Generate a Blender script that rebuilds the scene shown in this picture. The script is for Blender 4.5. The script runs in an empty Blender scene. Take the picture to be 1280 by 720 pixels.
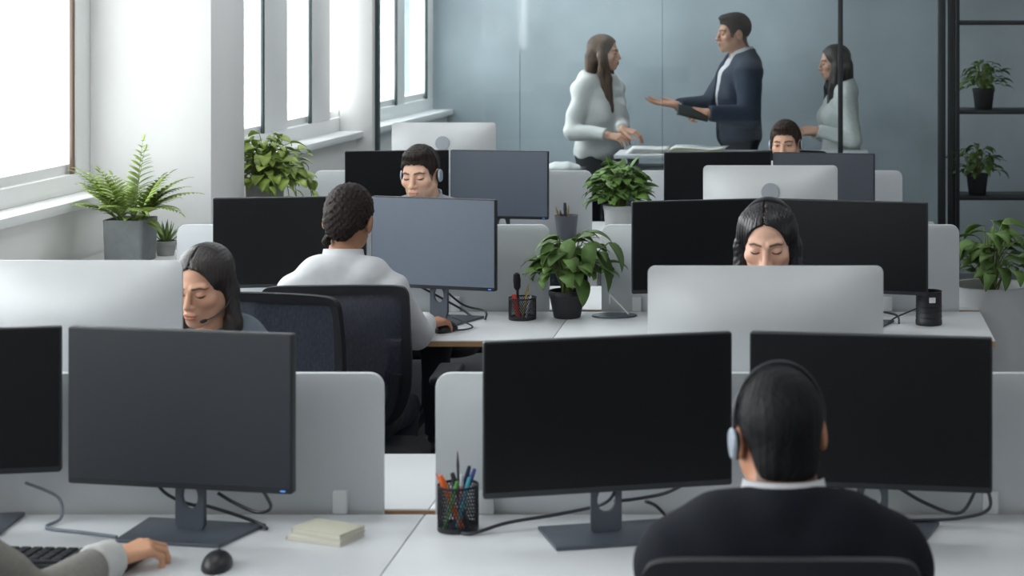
import bpy, bmesh, math, random
import numpy as np
from mathutils import Vector, Matrix

R = math.radians
SC = bpy.context.scene
COL = SC.collection
rng = random.Random(7)

# ------------------------------------------------------------------ camera model
F, VX, VY, HC = 2500.0, 1012.0, -19.0, 2.02      # focal length in px, vanishing point, eye height


def P(px, py, Y):
    return Vector(((px - VX) * Y / F, Y, HC - (py - VY) * Y / F))


def PX(px, Y):
    return (px - VX) * Y / F


cam = bpy.data.cameras.new('camera')
camo = bpy.data.objects.new('camera', cam)
COL.objects.link(camo)
camo.location = (0, 0, HC)
camo.rotation_euler = (R(90), 0, 0)
cam.sensor_width = 36
cam.lens = F / 1280 * 36
cam.shift_x = -(VX - 640) / 1280
cam.shift_y = -(360 - VY) / 1280
cam.clip_start = 0.05
cam.dof.use_dof = True
cam.dof.focus_distance = 7.4
cam.dof.aperture_fstop = 5.6
SC.camera = camo
SC.view_settings.view_transform = 'Standard'
SC.view_settings.look = 'None'
SC.view_settings.gamma = 1
SC.view_settings.use_curve_mapping = False
SC.view_settings.exposure = 0.0


# ------------------------------------------------------------------ materials
def lin(r, g, b):
    return tuple(((c / 255) / 12.92 if c / 255 <= .04045 else ((c / 255 + .055) / 1.055) ** 2.4) for c in (r, g, b))


def mat(name, col, rough=.5, metal=0, noise=0, nscale=20, bump=0, bscale=200, spec=.5, emit=None, estr=0, stretch=None,
        attr=None, sheen=0, coat=0, sss=0):
    m = bpy.data.materials.new(name)
    m.use_nodes = True
    nt = m.node_tree
    b = nt.nodes['Principled BSDF']
    b.inputs['Base Color'].default_value = (*col, 1)
    b.inputs['Roughness'].default_value = rough
    b.inputs['Metallic'].default_value = metal
    b.inputs['Specular IOR Level'].default_value = spec
    if sheen:
        b.inputs['Sheen Weight'].default_value = sheen
    if coat:
        b.inputs['Coat Weight'].default_value = coat
    if sss:
        b.inputs['Subsurface Weight'].default_value = sss
        b.inputs['Subsurface Radius'].default_value = (.01, .004, .002)
    if emit:
        b.inputs['Emission Color'].default_value = (*emit, 1)
        b.inputs['Emission Strength'].default_value = estr
    tc = nt.nodes.new('ShaderNodeTexCoord')
    src = tc.outputs['Object']
    if stretch:
        mp = nt.nodes.new('ShaderNodeMapping')
        mp.inputs['Scale'].default_value = stretch
        nt.links.new(src, mp.inputs['Vector'])
        src = mp.outputs['Vector']
    base = None
    if attr:
        a = nt.nodes.new('ShaderNodeAttribute')
        a.attribute_name = attr
        base = a.outputs['Color']
    if noise or (attr and noise):
        n = nt.nodes.new('ShaderNodeTexNoise')
        n.inputs['Scale'].default_value = nscale
        n.inputs['Detail'].default_value = 4
        nt.links.new(src, n.inputs['Vector'])
        mx = nt.nodes.new('ShaderNodeMix')
        mx.data_type = 'RGBA'
        mx.blend_type = 'MULTIPLY'
        mx.inputs[0].default_value = 1
        rp = nt.nodes.new('ShaderNodeMapRange')
        rp.inputs['From Min'].default_value = .3
        rp.inputs['From Max'].default_value = .7
        rp.inputs['To Min'].default_value = 1 - noise
        rp.inputs['To Max'].default_value = 1 + noise * .5
        nt.links.new(n.outputs['Fac'], rp.inputs['Value'])
        if base is not None:
            nt.links.new(base, mx.inputs[6])
        else:
            mx.inputs[6].default_value = (*col, 1)
        nt.links.new(rp.outputs['Result'], mx.inputs[7])
        base = mx.outputs[2]
    if base is not None:
        nt.links.new(base, b.inputs['Base Color'])
    if bump:
        n2 = nt.nodes.new('ShaderNodeTexNoise')
        n2.inputs['Scale'].default_value = bscale
        n2.inputs['Detail'].default_value = 3
        nt.links.new(src, n2.inputs['Vector'])
        bp = nt.nodes.new('ShaderNodeBump')
        bp.inputs['Strength'].default_value = bump
        bp.inputs['Distance'].default_value = .004
        nt.links.new(n2.outputs['Fac'], bp.inputs['Height'])
        nt.links.new(bp.outputs['Normal'], b.inputs['Normal'])
    return m


def glass_mat(name, tint, refl=1.0):
    m = bpy.data.materials.new(name)
    m.use_nodes = True
    nt = m.node_tree
    for n in list(nt.nodes):
        nt.nodes.remove(n)
    out = nt.nodes.new('ShaderNodeOutputMaterial')
    mx = nt.nodes.new('ShaderNodeMixShader')
    tr = nt.nodes.new('ShaderNodeBsdfTransparent')
    tr.inputs['Color'].default_value = (*tint, 1)
    gl = nt.nodes.new('ShaderNodeBsdfGlossy')
    gl.inputs['Roughness'].default_value = .03
    fr = nt.nodes.new('ShaderNodeFresnel')
    fr.inputs['IOR'].default_value = 1.45
    ma = nt.nodes.new('ShaderNodeMath')
    ma.operation = 'MULTIPLY'
    ma.inputs[1].default_value = refl
    nt.links.new(fr.outputs[0], ma.inputs[0])
    nt.links.new(ma.outputs[0], mx.inputs[0])
    nt.links.new(tr.outputs[0], mx.inputs[1])
    nt.links.new(gl.outputs[0], mx.inputs[2])
    nt.links.new(mx.outputs[0], out.inputs['Surface'])
    return m


def mesh_fabric(name, col, alpha):
    m = mat(name, col, .8, bump=.5, bscale=300, noise=.28, nscale=130, stretch=(1, 1, .55), spec=.2)
    nt = m.node_tree
    b = nt.nodes['Principled BSDF']
    out = nt.nodes['Material Output']
    tr = nt.nodes.new('ShaderNodeBsdfTransparent')
    mx = nt.nodes.new('ShaderNodeMixShader')
    tc = nt.nodes.new('ShaderNodeTexCoord')
    wv = nt.nodes.new('ShaderNodeTexWave')
    wv.wave_type = 'BANDS'
    wv.bands_direction = 'X'
    wv.inputs['Scale'].default_value = 42
    wv.inputs['Distortion'].default_value = 1.5
    wv.inputs['Detail Scale'].default_value = 3
    nt.links.new(tc.outputs['Object'], wv.inputs['Vector'])
    rp = nt.nodes.new('ShaderNodeMapRange')
    rp.inputs['To Min'].default_value = alpha - .05
    rp.inputs['To Max'].default_value = min(1, alpha + .03)
    nt.links.new(wv.outputs['Fac'], rp.inputs['Value'])
    nt.links.new(rp.outputs['Result'], mx.inputs[0])
    nt.links.new(tr.outputs[0], mx.inputs[1])
    nt.links.new(b.outputs[0], mx.inputs[2])
    nt.links.new(mx.outputs[0], out.inputs['Surface'])
    return m


M = {}
M['wall'] = mat('white_paint', (.86, .86, .85), .7, noise=.03, nscale=3)
M['pier'] = mat('white_window_frame', (.87, .88, .88), .5, noise=.02, nscale=4)
M['column'] = mat('column_paint', (.82, .82, .82), .75, noise=.03, nscale=2)
M['dark_frame'] = mat('dark_green_frame', lin(58, 72, 74), .45, noise=.05)
M['brown_frame'] = mat('bronze_frame', lin(110, 88, 76), .45, noise=.05)
M['black_metal'] = mat('black_metal', lin(34, 38, 42), .45, noise=.05)
M['ceiling'] = mat('ceiling_paint', (.75, .75, .75), .8, noise=.02)
M['floor'] = mat('grey_carpet', (.13, .135, .145), .95, noise=.25, nscale=300, bump=.4, bscale=600)
M['desk'] = mat('white_laminate', (.70, .72, .745), .42, noise=.02, nscale=5)
M['wood'] = mat('plywood_edge', lin(176, 142, 104), .6, noise=.15, nscale=60, stretch=(1, 1, 30))
M['panel'] = mat('screen_panel', (.60, .63, .66), .55, noise=.02, nscale=8)
M['panel_edge'] = mat('panel_edge_trim', (.70, .72, .74), .5, noise=.02)
M['bezel'] = mat('monitor_plastic', lin(30, 34, 40), .45, noise=.05)
M['stand'] = mat('stand_grey', lin(86, 92, 102), .4, metal=.3, noise=.05)
M['screen'] = mat('off_screen', lin(15, 17, 20), .38, spec=.28, noise=.02)
M['screen_b'] = mat('charcoal_screen', lin(36, 41, 48), .45, spec=.5, noise=.02)
M['screen_c'] = mat('slate_reflection_screen', lin(96, 106, 120), .40, spec=.6, noise=.02)  # window reflection put into the base colour of the screen
M['screen_d'] = mat('dusk_screen', lin(62, 68, 78), .42, spec=.5, noise=.02)
M['alu'] = mat('silver_housing', (.62, .635, .65), .38, metal=.35, noise=.02)
M['emblem'] = mat('emblem_grey', lin(158, 164, 170), .45, metal=.3, noise=.03)
M['led'] = mat('power_led', (.1, .3, .9), .4, emit=(.15, .4, 1), estr=.4)
M['cable'] = mat('black_cable', lin(44, 48, 56), .5, noise=.05)
M['cablegrey'] = mat('grey_cable', lin(112, 120, 130), .5, noise=.05)
M['chair_frame'] = mat('chair_plastic', lin(24, 26, 32), .6, spec=.3, noise=.05)
M['chair_mesh'] = mesh_fabric('chair_mesh', lin(50, 52, 66), .975)
M['chair_mesh_blue'] = mesh_fabric('chair_mesh_blue', lin(54, 59, 70), .97)
M['chair_seat'] = mat('chair_cushion', lin(26, 27, 33), .9, noise=.1, bump=.3)
M['chrome'] = mat('steel', (.6, .6, .62), .3, metal=.9, noise=.03)
M['planter'] = mat('slate_planter', lin(120, 124, 126), .65, noise=.12, nscale=25, bump=.15, bscale=80)
M['concrete'] = mat('concrete_pot', lin(158, 160, 158), .8, noise=.18, nscale=14, bump=.2, bscale=60)
M['blackpot'] = mat('black_pot', lin(36, 38, 42), .55, noise=.08)
M['whitepot'] = mat('white_pot', (.68, .69, .71), .4, noise=.02)
M['greypot'] = mat('grey_pot', lin(98, 102, 110), .55, noise=.06)
M['soil'] = mat('soil', lin(54, 46, 38), .95, noise=.4, nscale=120, bump=.6, bscale=150)
M['leaf_fern'] = mat('fern_leaf', lin(146, 170, 84), .5, noise=.4, nscale=14)
M['leaf_pothos'] = mat('pothos_leaf', lin(160, 184, 88), .45, noise=.45, nscale=16)
M['leaf_dark'] = mat('dark_leaf', lin(84, 116, 50), .55, noise=.42, nscale=14)
M['leaf_deep'] = mat('deep_leaf', lin(92, 128, 56), .55, noise=.45, nscale=18)
M['leaf_small'] = mat('succulent_leaf', lin(112, 138, 74), .5, noise=.3, nscale=30)
M['stem'] = mat('green_stem', lin(112, 130, 68), .5, noise=.2)
M['black'] = mat('black_plastic', lin(26, 28, 32), .42, noise=.05)
M['wire'] = mat('black_wire_mesh', lin(34, 36, 42), .45, metal=.2, noise=.05)
M['key'] = mat('key_black', lin(30, 32, 38), .6, noise=.05)
M['cover'] = mat('cream_cover', lin(198, 196, 178), .7, noise=.05)
M['pages'] = mat('cream_pages', lin(208, 206, 194), .8, noise=.08, nscale=400, stretch=(.02, .02, 1))
M['paper'] = mat('white_paper', (.8, .8, .78), .8, noise=.03)
M['yellow_paper'] = mat('yellow_paper', lin(205, 200, 160), .8, noise=.05)
M['cabinet'] = mat('cabinet_white', (.74, .75, .75), .5, noise=.02)
M['counter'] = mat('dark_counter', lin(60, 70, 78), .5, noise=.05)
M['cloth'] = mat('white_cloth', (.80, .82, .82), .9, noise=.05, bump=.4, bscale=60)
M['bluewall'] = mat('grey_blue_plaster', lin(170, 183, 190), .85, noise=.24, nscale=1.3, bump=.05, bscale=30)  # mottled plaster, contrast raised to imitate reflections on the glass too
M['glass'] = glass_mat('partition_glass', (.955, .98, .985), .7)
M['joint'] = glass_mat('glass_joint', (.80, .86, .88), 2.5)
M['winglass'] = glass_mat('window_glass', (.96, .975, .97), .5)
for nm, c in dict(orange=(232, 112, 52), red=(214, 66, 58), green=(96, 168, 84), blue=(52, 72, 140), navy=(40, 46, 78),
                  teal=(70, 160, 176), pink=(210, 150, 160), wood=(176, 140, 90), yellow=(200, 170, 70), white=(205, 210, 214), graphite=(60, 62, 66)).items():
    M['pen_' + nm] = mat('pen_' + nm, lin(*c), .45, noise=.03)
M['suit'] = mat('navy_suit', lin(23, 26, 34), .85, noise=.1, nscale=80, bump=.2, bscale=400, spec=.2)
M['blazer'] = mat('blazer', lin(40, 52, 70), .85, noise=.1, nscale=80, bump=.2, bscale=400)
M['shirt_w'] = mat('white_shirt', (.62, .63, .66), .8, noise=.04, nscale=40, bump=.15, bscale=200)
M['blouse'] = mat('ivory_blouse', (.70, .71, .70), .8, noise=.04, nscale=40, bump=.15, bscale=120)
M['knit'] = mat('pale_knit', (.66, .69, .68), .9, noise=.12, nscale=120, bump=.5, bscale=160)
M['grey_top'] = mat('grey_top', lin(98, 108, 118), .9, noise=.12, nscale=90, bump=.3, bscale=300)
M['grey_shirt'] = mat('grey_shirt', lin(150, 158, 168), .85, noise=.06, nscale=60, bump=.2)
M['beige_top'] = mat('taupe_sweater', lin(140, 138, 132), .9, noise=.1, nscale=90, bump=.4, bscale=250)
M['cuff'] = mat('pale_cuff', (.60, .61, .60), .85, noise=.05, bump=.2)
M['trousers'] = mat('dark_trousers', lin(28, 32, 42), .9, noise=.1, nscale=80)
M['shoe'] = mat('black_shoe', lin(24, 24, 26), .4, noise=.05)
M['skin'] = mat('skin', (.5, .3, .22), .52, attr='Col', noise=.05, nscale=60, sss=.12, spec=.35)
for nm, c, ro in (('black', (22, 21, 25), .36), ('raven', (19, 19, 22), .65), ('brown', (58, 44, 38), .5), ('dark', (46, 37, 33), .55), ('chestnut', (92, 74, 62), .48), ('darkbrown', (40, 33, 31), .40)):
    M['hair_' + nm] = mat('hair_' + nm, lin(*c), ro, noise=.6, nscale=90, bump=.6, bscale=170, stretch=(1, 1, .12), spec=.25 if nm not in ('black', 'darkbrown') else .5)
M['hair_curl'] = mat('hair_curl', lin(40, 31, 29), .7, noise=.5, nscale=90, bump=1.0, bscale=120, spec=.25)
M['headset'] = mat('headset_plastic', lin(38, 41, 47), .45, noise=.05)
M['headset_silver'] = mat('headset_silver', lin(178, 188, 200), .35, metal=.3, noise=.03)
M['earpad'] = mat('ear_cushion', lin(24, 25, 28), .8, noise=.1)


# ------------------------------------------------------------------ object helpers
def empty(name, loc=(0, 0, 0), rz=0.0, label=None, cat=None, group=None, kind=None):
    o = bpy.data.objects.new(name, None)
    COL.objects.link(o)
    o.location = loc
    o.rotation_euler = (0, 0, rz)
    o.empty_display_size = .1
    return tag(o, label, cat, group, kind)


def tag(o, label=None, cat=None, group=None, kind=None):
    if label:
        o['label'] = label
    if cat:
        o['category'] = cat
    if group:
        o['group'] = group
    if kind:
        o['kind'] = kind
    return o


def raw_obj(name, V, Fc, m, parent=None, smooth=True, col=None, sharp=None):
    me = bpy.data.meshes.new(name)
    V = np.asarray(V, dtype=np.float32)
    Fc = np.asarray(Fc, dtype=np.int32)
    nf, k = Fc.shape
    me.vertices.add(len(V))
    me.vertices.foreach_set('co', V.ravel())
    me.loops.add(nf * k)
    me.loops.foreach_set('vertex_index', Fc.ravel())
    me.polygons.add(nf)
    me.polygons.foreach_set('loop_start', np.arange(0, nf * k, k, dtype=np.int32))
    me.polygons.foreach_set('loop_total', np.full(nf, k, dtype=np.int32))
    me.update(calc_edges=True)
    me.validate()
    if smooth:
        me.polygons.foreach_set('use_smooth', np.ones(len(me.polygons), dtype=bool))
    if col is not None:
        a = me.color_attributes.new('Col', 'FLOAT_COLOR', 'POINT')
        c4 = np.ones((len(V), 4), dtype=np.float32)
        c4[:, :3] = col
        a.data.foreach_set('color', c4.ravel())
    me.materials.append(m)
    o = bpy.data.objects.new(name, me)
    COL.objects.link(o)
    if parent:
        o.parent = parent
    return o


class MB:
    def __init__(s):
        s.bm = bmesh.new()

    def merge(s, b2, mtx=None):
        if mtx is not None:
            bmesh.ops.transform(b2, matrix=mtx, verts=b2.verts)
        me = bpy.data.meshes.new('tmp')
        b2.to_mesh(me)
        b2.free()
        s.bm.from_mesh(me)
        bpy.data.meshes.remove(me)
        return s

    def box(s, c, size, bev=0, seg=2, mtx=None):
        b = bmesh.new()
        bmesh.ops.create_cube(b, size=1)
        bmesh.ops.scale(b, vec=size, verts=b.verts)
        if bev:
            bmesh.ops.bevel(b, geom=b.edges[:], offset=min(bev, min(size) * .49), segments=seg, profile=.5, affect='EDGES')
        t = Matrix.Translation(c)
        return s.merge(b, (mtx @ t) if mtx is not None else t)

    def tube(s, pts, rad, n=8, mtx=None, cap=True):
        b = bmesh.new()
        pts = [Vector(p) for p in pts]
        rads = rad if isinstance(rad, (list, tuple)) else [rad] * len(pts)
        rings = []
        up = None
        for i, p in enumerate(pts):
            d = (pts[min(i + 1, len(pts) - 1)] - pts[max(i - 1, 0)])
            if d.length < 1e-9:
                d = Vector((0, 0, 1))
            d.normalize()
            if up is None:
                a = Vector((0, 0, 1)) if abs(d.z) < .9 else Vector((1, 0, 0))
                up = (a - d * a.dot(d)).normalized()
            else:
                up = (up - d * up.dot(d))
                if up.length < 1e-6:
                    up = d.orthogonal()
                up.normalize()
            r = d.cross(up)
            rings.append([b.verts.new(p + (up * math.cos(2 * math.pi * j / n) + r * math.sin(2 * math.pi * j / n)) * rads[i]) for j in range(n)])
        for i in range(len(rings) - 1):
            for j in range(n):
                b.faces.new((rings[i][j], rings[i + 1][j], rings[i + 1][(j + 1) % n], rings[i][(j + 1) % n]))
        if cap:
            b.faces.new(rings[0])
            b.faces.new(rings[-1][::-1])
        bmesh.ops.recalc_face_normals(b, faces=b.faces)
        return s.merge(b, mtx)

    def lathe(s, prof, n=28, mtx=None, sx=1, sy=1):
        b = bmesh.new()
        rings = []
        for r, z in prof:
            if r < 1e-6:
                rings.append([b.verts.new((0, 0, z))])
            else:
                rings.append([b.verts.new((r * sx * math.cos(2 * math.pi * j / n), r * sy * math.sin(2 * math.pi * j / n), z)) for j in range(n)])
        for i in range(len(rings) - 1):
            A, B = rings[i], rings[i + 1]
            for j in range(n):
                k = (j + 1) % n
                if len(A) == 1 and len(B) == 1:
                    continue
                if len(A) == 1:
                    b.faces.new((A[0], B[j], B[k]))
                elif len(B) == 1:
                    b.faces.new((A[j], B[0], A[k]))
                else:
                    b.faces.new((A[j], B[j], B[k], A[k]))
        bmesh.ops.recalc_face_normals(b, faces=b.faces)
        return s.merge(b, mtx)

    def prism(s, outline, y0, y1, mtx=None, bev=0):
        """outline in (x,z), extruded along y"""
        b = bmesh.new()
        A = [b.verts.new((x, y0, z)) for x, z in outline]
        B = [b.verts.new((x, y1, z)) for x, z in outline]
        n = len(A)
        f1 = b.faces.new(A)
        f2 = b.faces.new(B[::-1])
        for i in range(n):
            b.faces.new((A[i], B[i], B[(i + 1) % n], A[(i + 1) % n]))
        bmesh.ops.recalc_face_normals(b, faces=b.faces)
        if bev:
            ed = list(set(f1.edges[:] + f2.edges[:]))
            bmesh.ops.bevel(b, geom=ed, offset=bev, segments=2, profile=.5, affect='EDGES')
        return s.merge(b, mtx)

    def raw(s, V, Fc, mtx=None):
        b = bmesh.new()
        vs = [b.verts.new(v) for v in V]
        for f in Fc:
            try:
                b.faces.new([vs[i] for i in f])
            except ValueError:
                pass
        return s.merge(b, mtx)

    def build(s, name, m, parent=None, smooth=True, angle=40):
        me = bpy.data.meshes.new(name)
        s.bm.to_mesh(me)
        s.bm.free()
        if smooth:
            me.polygons.foreach_set('use_smooth', np.ones(len(me.polygons), dtype=bool))
            me.set_sharp_from_angle(angle=R(angle))
        me.materials.append(m)
        o = bpy.data.objects.new(name, me)
        COL.objects.link(o)
        if parent:
            o.parent = parent
        return o


def rrect(x0, x1, z0, z1, r, corners=(1, 1, 1, 1), n=6):
    """rounded rectangle outline, corners order: bl, br, tr, tl"""
    out = []
    for (cx, cz, a0, on, px, pz) in ((x0 + r, z0 + r, 180, corners[0], x0, z0), (x1 - r, z0 + r, 270, corners[1], x1, z0),
                                     (x1 - r, z1 - r, 0, corners[2], x1, z1), (x0 + r, z1 - r, 90, corners[3], x0, z1)):
        if on:
            for i in range(n + 1):
                a = R(a0 + 90 * i / n)
                out.append((cx + r * math.cos(a), cz + r * math.sin(a)))
        else:
            out.append((px, pz))
    return out


def spline(pts, n=8):
    pts = [Vector(p) for p in pts]
    out = []
    for i in range(len(pts) - 1):
        p0 = pts[max(i - 1, 0)]
        p1, p2 = pts[i], pts[i + 1]
        p3 = pts[min(i + 2, len(pts) - 1)]
        for k in range(n):
            t = k / n
            out.append(.5 * ((2 * p1) + (p2 - p0) * t + (2 * p0 - 5 * p1 + 4 * p2 - p3) * t * t + (3 * p1 - p0 - 3 * p2 + p3) * t ** 3))
    out.append(pts[-1])
    return out


def copy_tree(o, parent=None):
    c = o.copy()
    COL.objects.link(c)
    if parent:
        c.parent = parent
    for ch in [x for x in o.children]:
        copy_tree(ch, c)
    return c


# ------------------------------------------------------------------ signed-distance modelling (people, hair, clothes)
def smin(a, b, k):
    if k <= 0:
        return np.minimum(a, b)
    h = np.clip(.5 + .5 * (b - a) / k, 0, 1)
    return b * (1 - h) + a * h - k * h * (1 - h)


def smax(a, b, k):
    return -smin(-a, -b, k)


def rc(Q, a, b, r1, r2):
    a = np.asarray(a, float)
    b = np.asarray(b, float)
    ab = b - a
    L = max(ab @ ab, 1e-12)
    t = np.clip(((Q - a) @ ab) / L, 0, 1)
    d = Q - a - t[:, None] * ab
    return np.sqrt((d * d).sum(1)) - (r1 + (r2 - r1) * t)


def ell(Q, c, r):
    r = np.asarray(r, float)
    q = (Q - np.asarray(c, float))
    k0 = np.sqrt(((q / r) ** 2).sum(1))
    k1 = np.sqrt(((q / (r * r)) ** 2).sum(1)) + 1e-9
    return k0 * (k0 - 1) / k1


def surface(f, lo, hi, h):
    """naive surface nets with block culling"""
    lo = np.asarray(lo, float)
    n = np.ceil((np.asarray(hi, float) - lo) / h).astype(int) + 1
    B = 10
    nb = -(-n // B)
    n = nb * B
    V = np.full(n, 1.0, dtype=np.float32)
    bi = np.stack(np.meshgrid(*[np.arange(k) for k in nb], indexing='ij'), -1).reshape(-1, 3)
    ctr = lo + (bi * B + (B - 1) / 2) * h
    dc = f(ctr)
    keep = np.abs(dc) < h * B * 1.25 + .01
    for b, d in zip(bi[~keep], dc[~keep]):
        if d < 0:
            V[b[0] * B:(b[0] + 1) * B, b[1] * B:(b[1] + 1) * B, b[2] * B:(b[2] + 1) * B] = -1
    kb = bi[keep]
    off = np.stack(np.meshgrid(*[np.arange(B)] * 3, indexing='ij'), -1).reshape(-1, 3)
    CH = 200
    for i in range(0, len(kb), CH):
        q = kb[i:i + CH]
        idx = (q[:, None, :] * B + off[None]).reshape(-1, 3)
        V[idx[:, 0], idx[:, 1], idx[:, 2]] = f(lo + idx * h)
    ins = V < 0
    c8 = [(0, 0, 0), (1, 0, 0), (0, 1, 0), (1, 1, 0), (0, 0, 1), (1, 0, 1), (0, 1, 1), (1, 1, 1)]
    sub = lambda A, o: A[o[0]:A.shape[0] - 1 + o[0], o[1]:A.shape[1] - 1 + o[1], o[2]:A.shape[2] - 1 + o[2]]
    cnt = sum(sub(ins, o).astype(np.int8) for o in c8)
    act = (cnt > 0) & (cnt < 8)
    cells = np.argwhere(act)
    ids = np.full(act.shape, -1, dtype=np.int32)
    ids[act] = np.arange(len(cells))
    vals = np.stack([V[cells[:, 0] + o[0], cells[:, 1] + o[1], cells[:, 2] + o[2]] for o in c8], 1)
    acc = np.zeros((len(cells), 3))
    num = np.zeros(len(cells))
    for i in range(8):
        for j in range(i + 1, 8):
            if sum(abs(c8[i][q] - c8[j][q]) for q in range(3)) != 1:
                continue
            a, b = vals[:, i], vals[:, j]
            m = (a < 0) != (b < 0)
            t = np.where(m, a / np.where(m, a - b, 1), 0)
            p = np.array(c8[i]) + t[:, None] * (np.array(c8[j]) - np.array(c8[i]))
            acc[m] += p[m]
            num[m] += 1
    verts = lo + (cells + acc / num[:, None]) * h
    quads = []
    for ax in range(3):
        b, c = (ax + 1) % 3, (ax + 2) % 3
        s0 = [slice(None)] * 3
        s1 = [slice(None)] * 3
        s0[ax] = slice(0, -1)
        s1[ax] = slice(1, None)
        ch = ins[tuple(s0)] != ins[tuple(s1)]
        e = np.argwhere(ch)
        e = e[(e[:, b] > 0) & (e[:, c] > 0) & (e[:, b] < n[b] - 1) & (e[:, c] < n[c] - 1)]
        if not len(e):
            continue
        ub = np.zeros(3, int)
        ub[b] = 1
        uc = np.zeros(3, int)
        uc[c] = 1
        g = lambda E: ids[E[:, 0], E[:, 1], E[:, 2]]
        q = np.stack([g(e - ub - uc), g(e - uc), g(e), g(e - ub)], 1)
        fl = ~ins[e[:, 0], e[:, 1], e[:, 2]]
        q[fl] = q[fl][:, ::-1]
        quads.append(q)
    quads = np.concatenate(quads)
    quads = quads[(quads >= 0).all(1)]
    return verts, quads


def relax(V, Fc, it=2, lam=.5):
    for _ in range(it):
        S = np.zeros_like(V)
        N = np.zeros(len(V))
        for a in range(4):
            for b in ((a + 1) % 4, (a + 3) % 4):
                np.add.at(S, Fc[:, a], V[Fc[:, b]])
                np.add.at(N, Fc[:, a], 1)
        ok = N > 0
        V = V.copy()
        V[ok] += lam * (S[ok] / N[ok][:, None] - V[ok])
    return V


def npv(v):
    return np.array(v, float)


def rotm(yaw=0, pitch=0, roll=0):
    """yaw left positive (about z), pitch down positive, roll to the right shoulder positive"""
    return np.array((Matrix.Rotation(R(yaw), 3, 'Z') @ Matrix.Rotation(R(-pitch), 3, 'X') @ Matrix.Rotation(R(roll), 3, 'Y')))


# head-local: x right, y forward, z up, origin between the eyes inside the head (eye level)
def head_sdf(Q, p):
    fem = p.get('fem', False)
    A = Q.copy()
    A[:, 0] = np.abs(A[:, 0])                        # the two halves of a face are alike
    w = .95 if fem else 1.0
    d = ell(A, (0, -.014, .030), (.073, .093, .084))
    d = smin(d, ell(A, (0, .018, -.032), (.0585 * w, .066, .078)), .03)
    jw = .047 if fem else .052
    d = smin(d, rc(A, (jw, -.002, -.052), (.013, .060, -.092), .019, .0165 if fem else .019), .028)
    d = smin(d, ell(A, (0, .066, -.096), (.018 if fem else .021, .016, .015)), .022)
    d = smin(d, ell(A, (.043, .054, -.026), (.021, .020, .017)), .022)
    d = smin(d, rc(A, (.010, .082, .017), (.040, .068, .020), .0085 if fem else .0105, .009), .014)
    # eye sockets and lids
    d = smax(d, -ell(A, (.031, .096, -.001), (.019, .016, .0115)), .014)
    d = smin(d, ell(A, (.031, .0715, -.002), (.0150, .0140, .0115)), .004)
    # nose
    nz = rc(A, (0, .084, .010), (0, .1035, -.034), .0065, .0100 if fem else .0115)
    nz = smin(nz, ell(A, (.0105, .092, -.038), (.0085, .0105, .0075)), .007)
    d = smin(d, nz, .010)
    d = smax(d, -ell(A, (.0062, .099, -.0455), (.0034, .004, .0028)), .003)
    # mouth
    d = smin(d, ell(A, (0, .078, -.066), (.026, .018, .022)), .014)
    d = smin(d, ell(A, (.007, .0935, -.0625), (.015, .0065, .0045)), .005)
    d = smin(d, ell(A, (0, .0925, -.0715), (.018, .0070, .0055)), .005)
    d = smax(d, -rc(A, (0, .1015, -.067), (.024, .089, -.067), .0022, .001), .003)
    # ears
    e = A - np.array((.0735, -.012, -.010))
    ca, sa = math.cos(.25), math.sin(.25)
    e = np.stack([e[:, 0], ca * e[:, 1] - sa * e[:, 2], sa * e[:, 1] + ca * e[:, 2]], 1)
    er = ell(e, (.004, -.004, 0), (.009, .0185, .031))
    er = smax(er, -ell(e, (.015, .000, .003), (.007, .010, .018)), .005)
    d = smin(d, er, .006)
    return d


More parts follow.
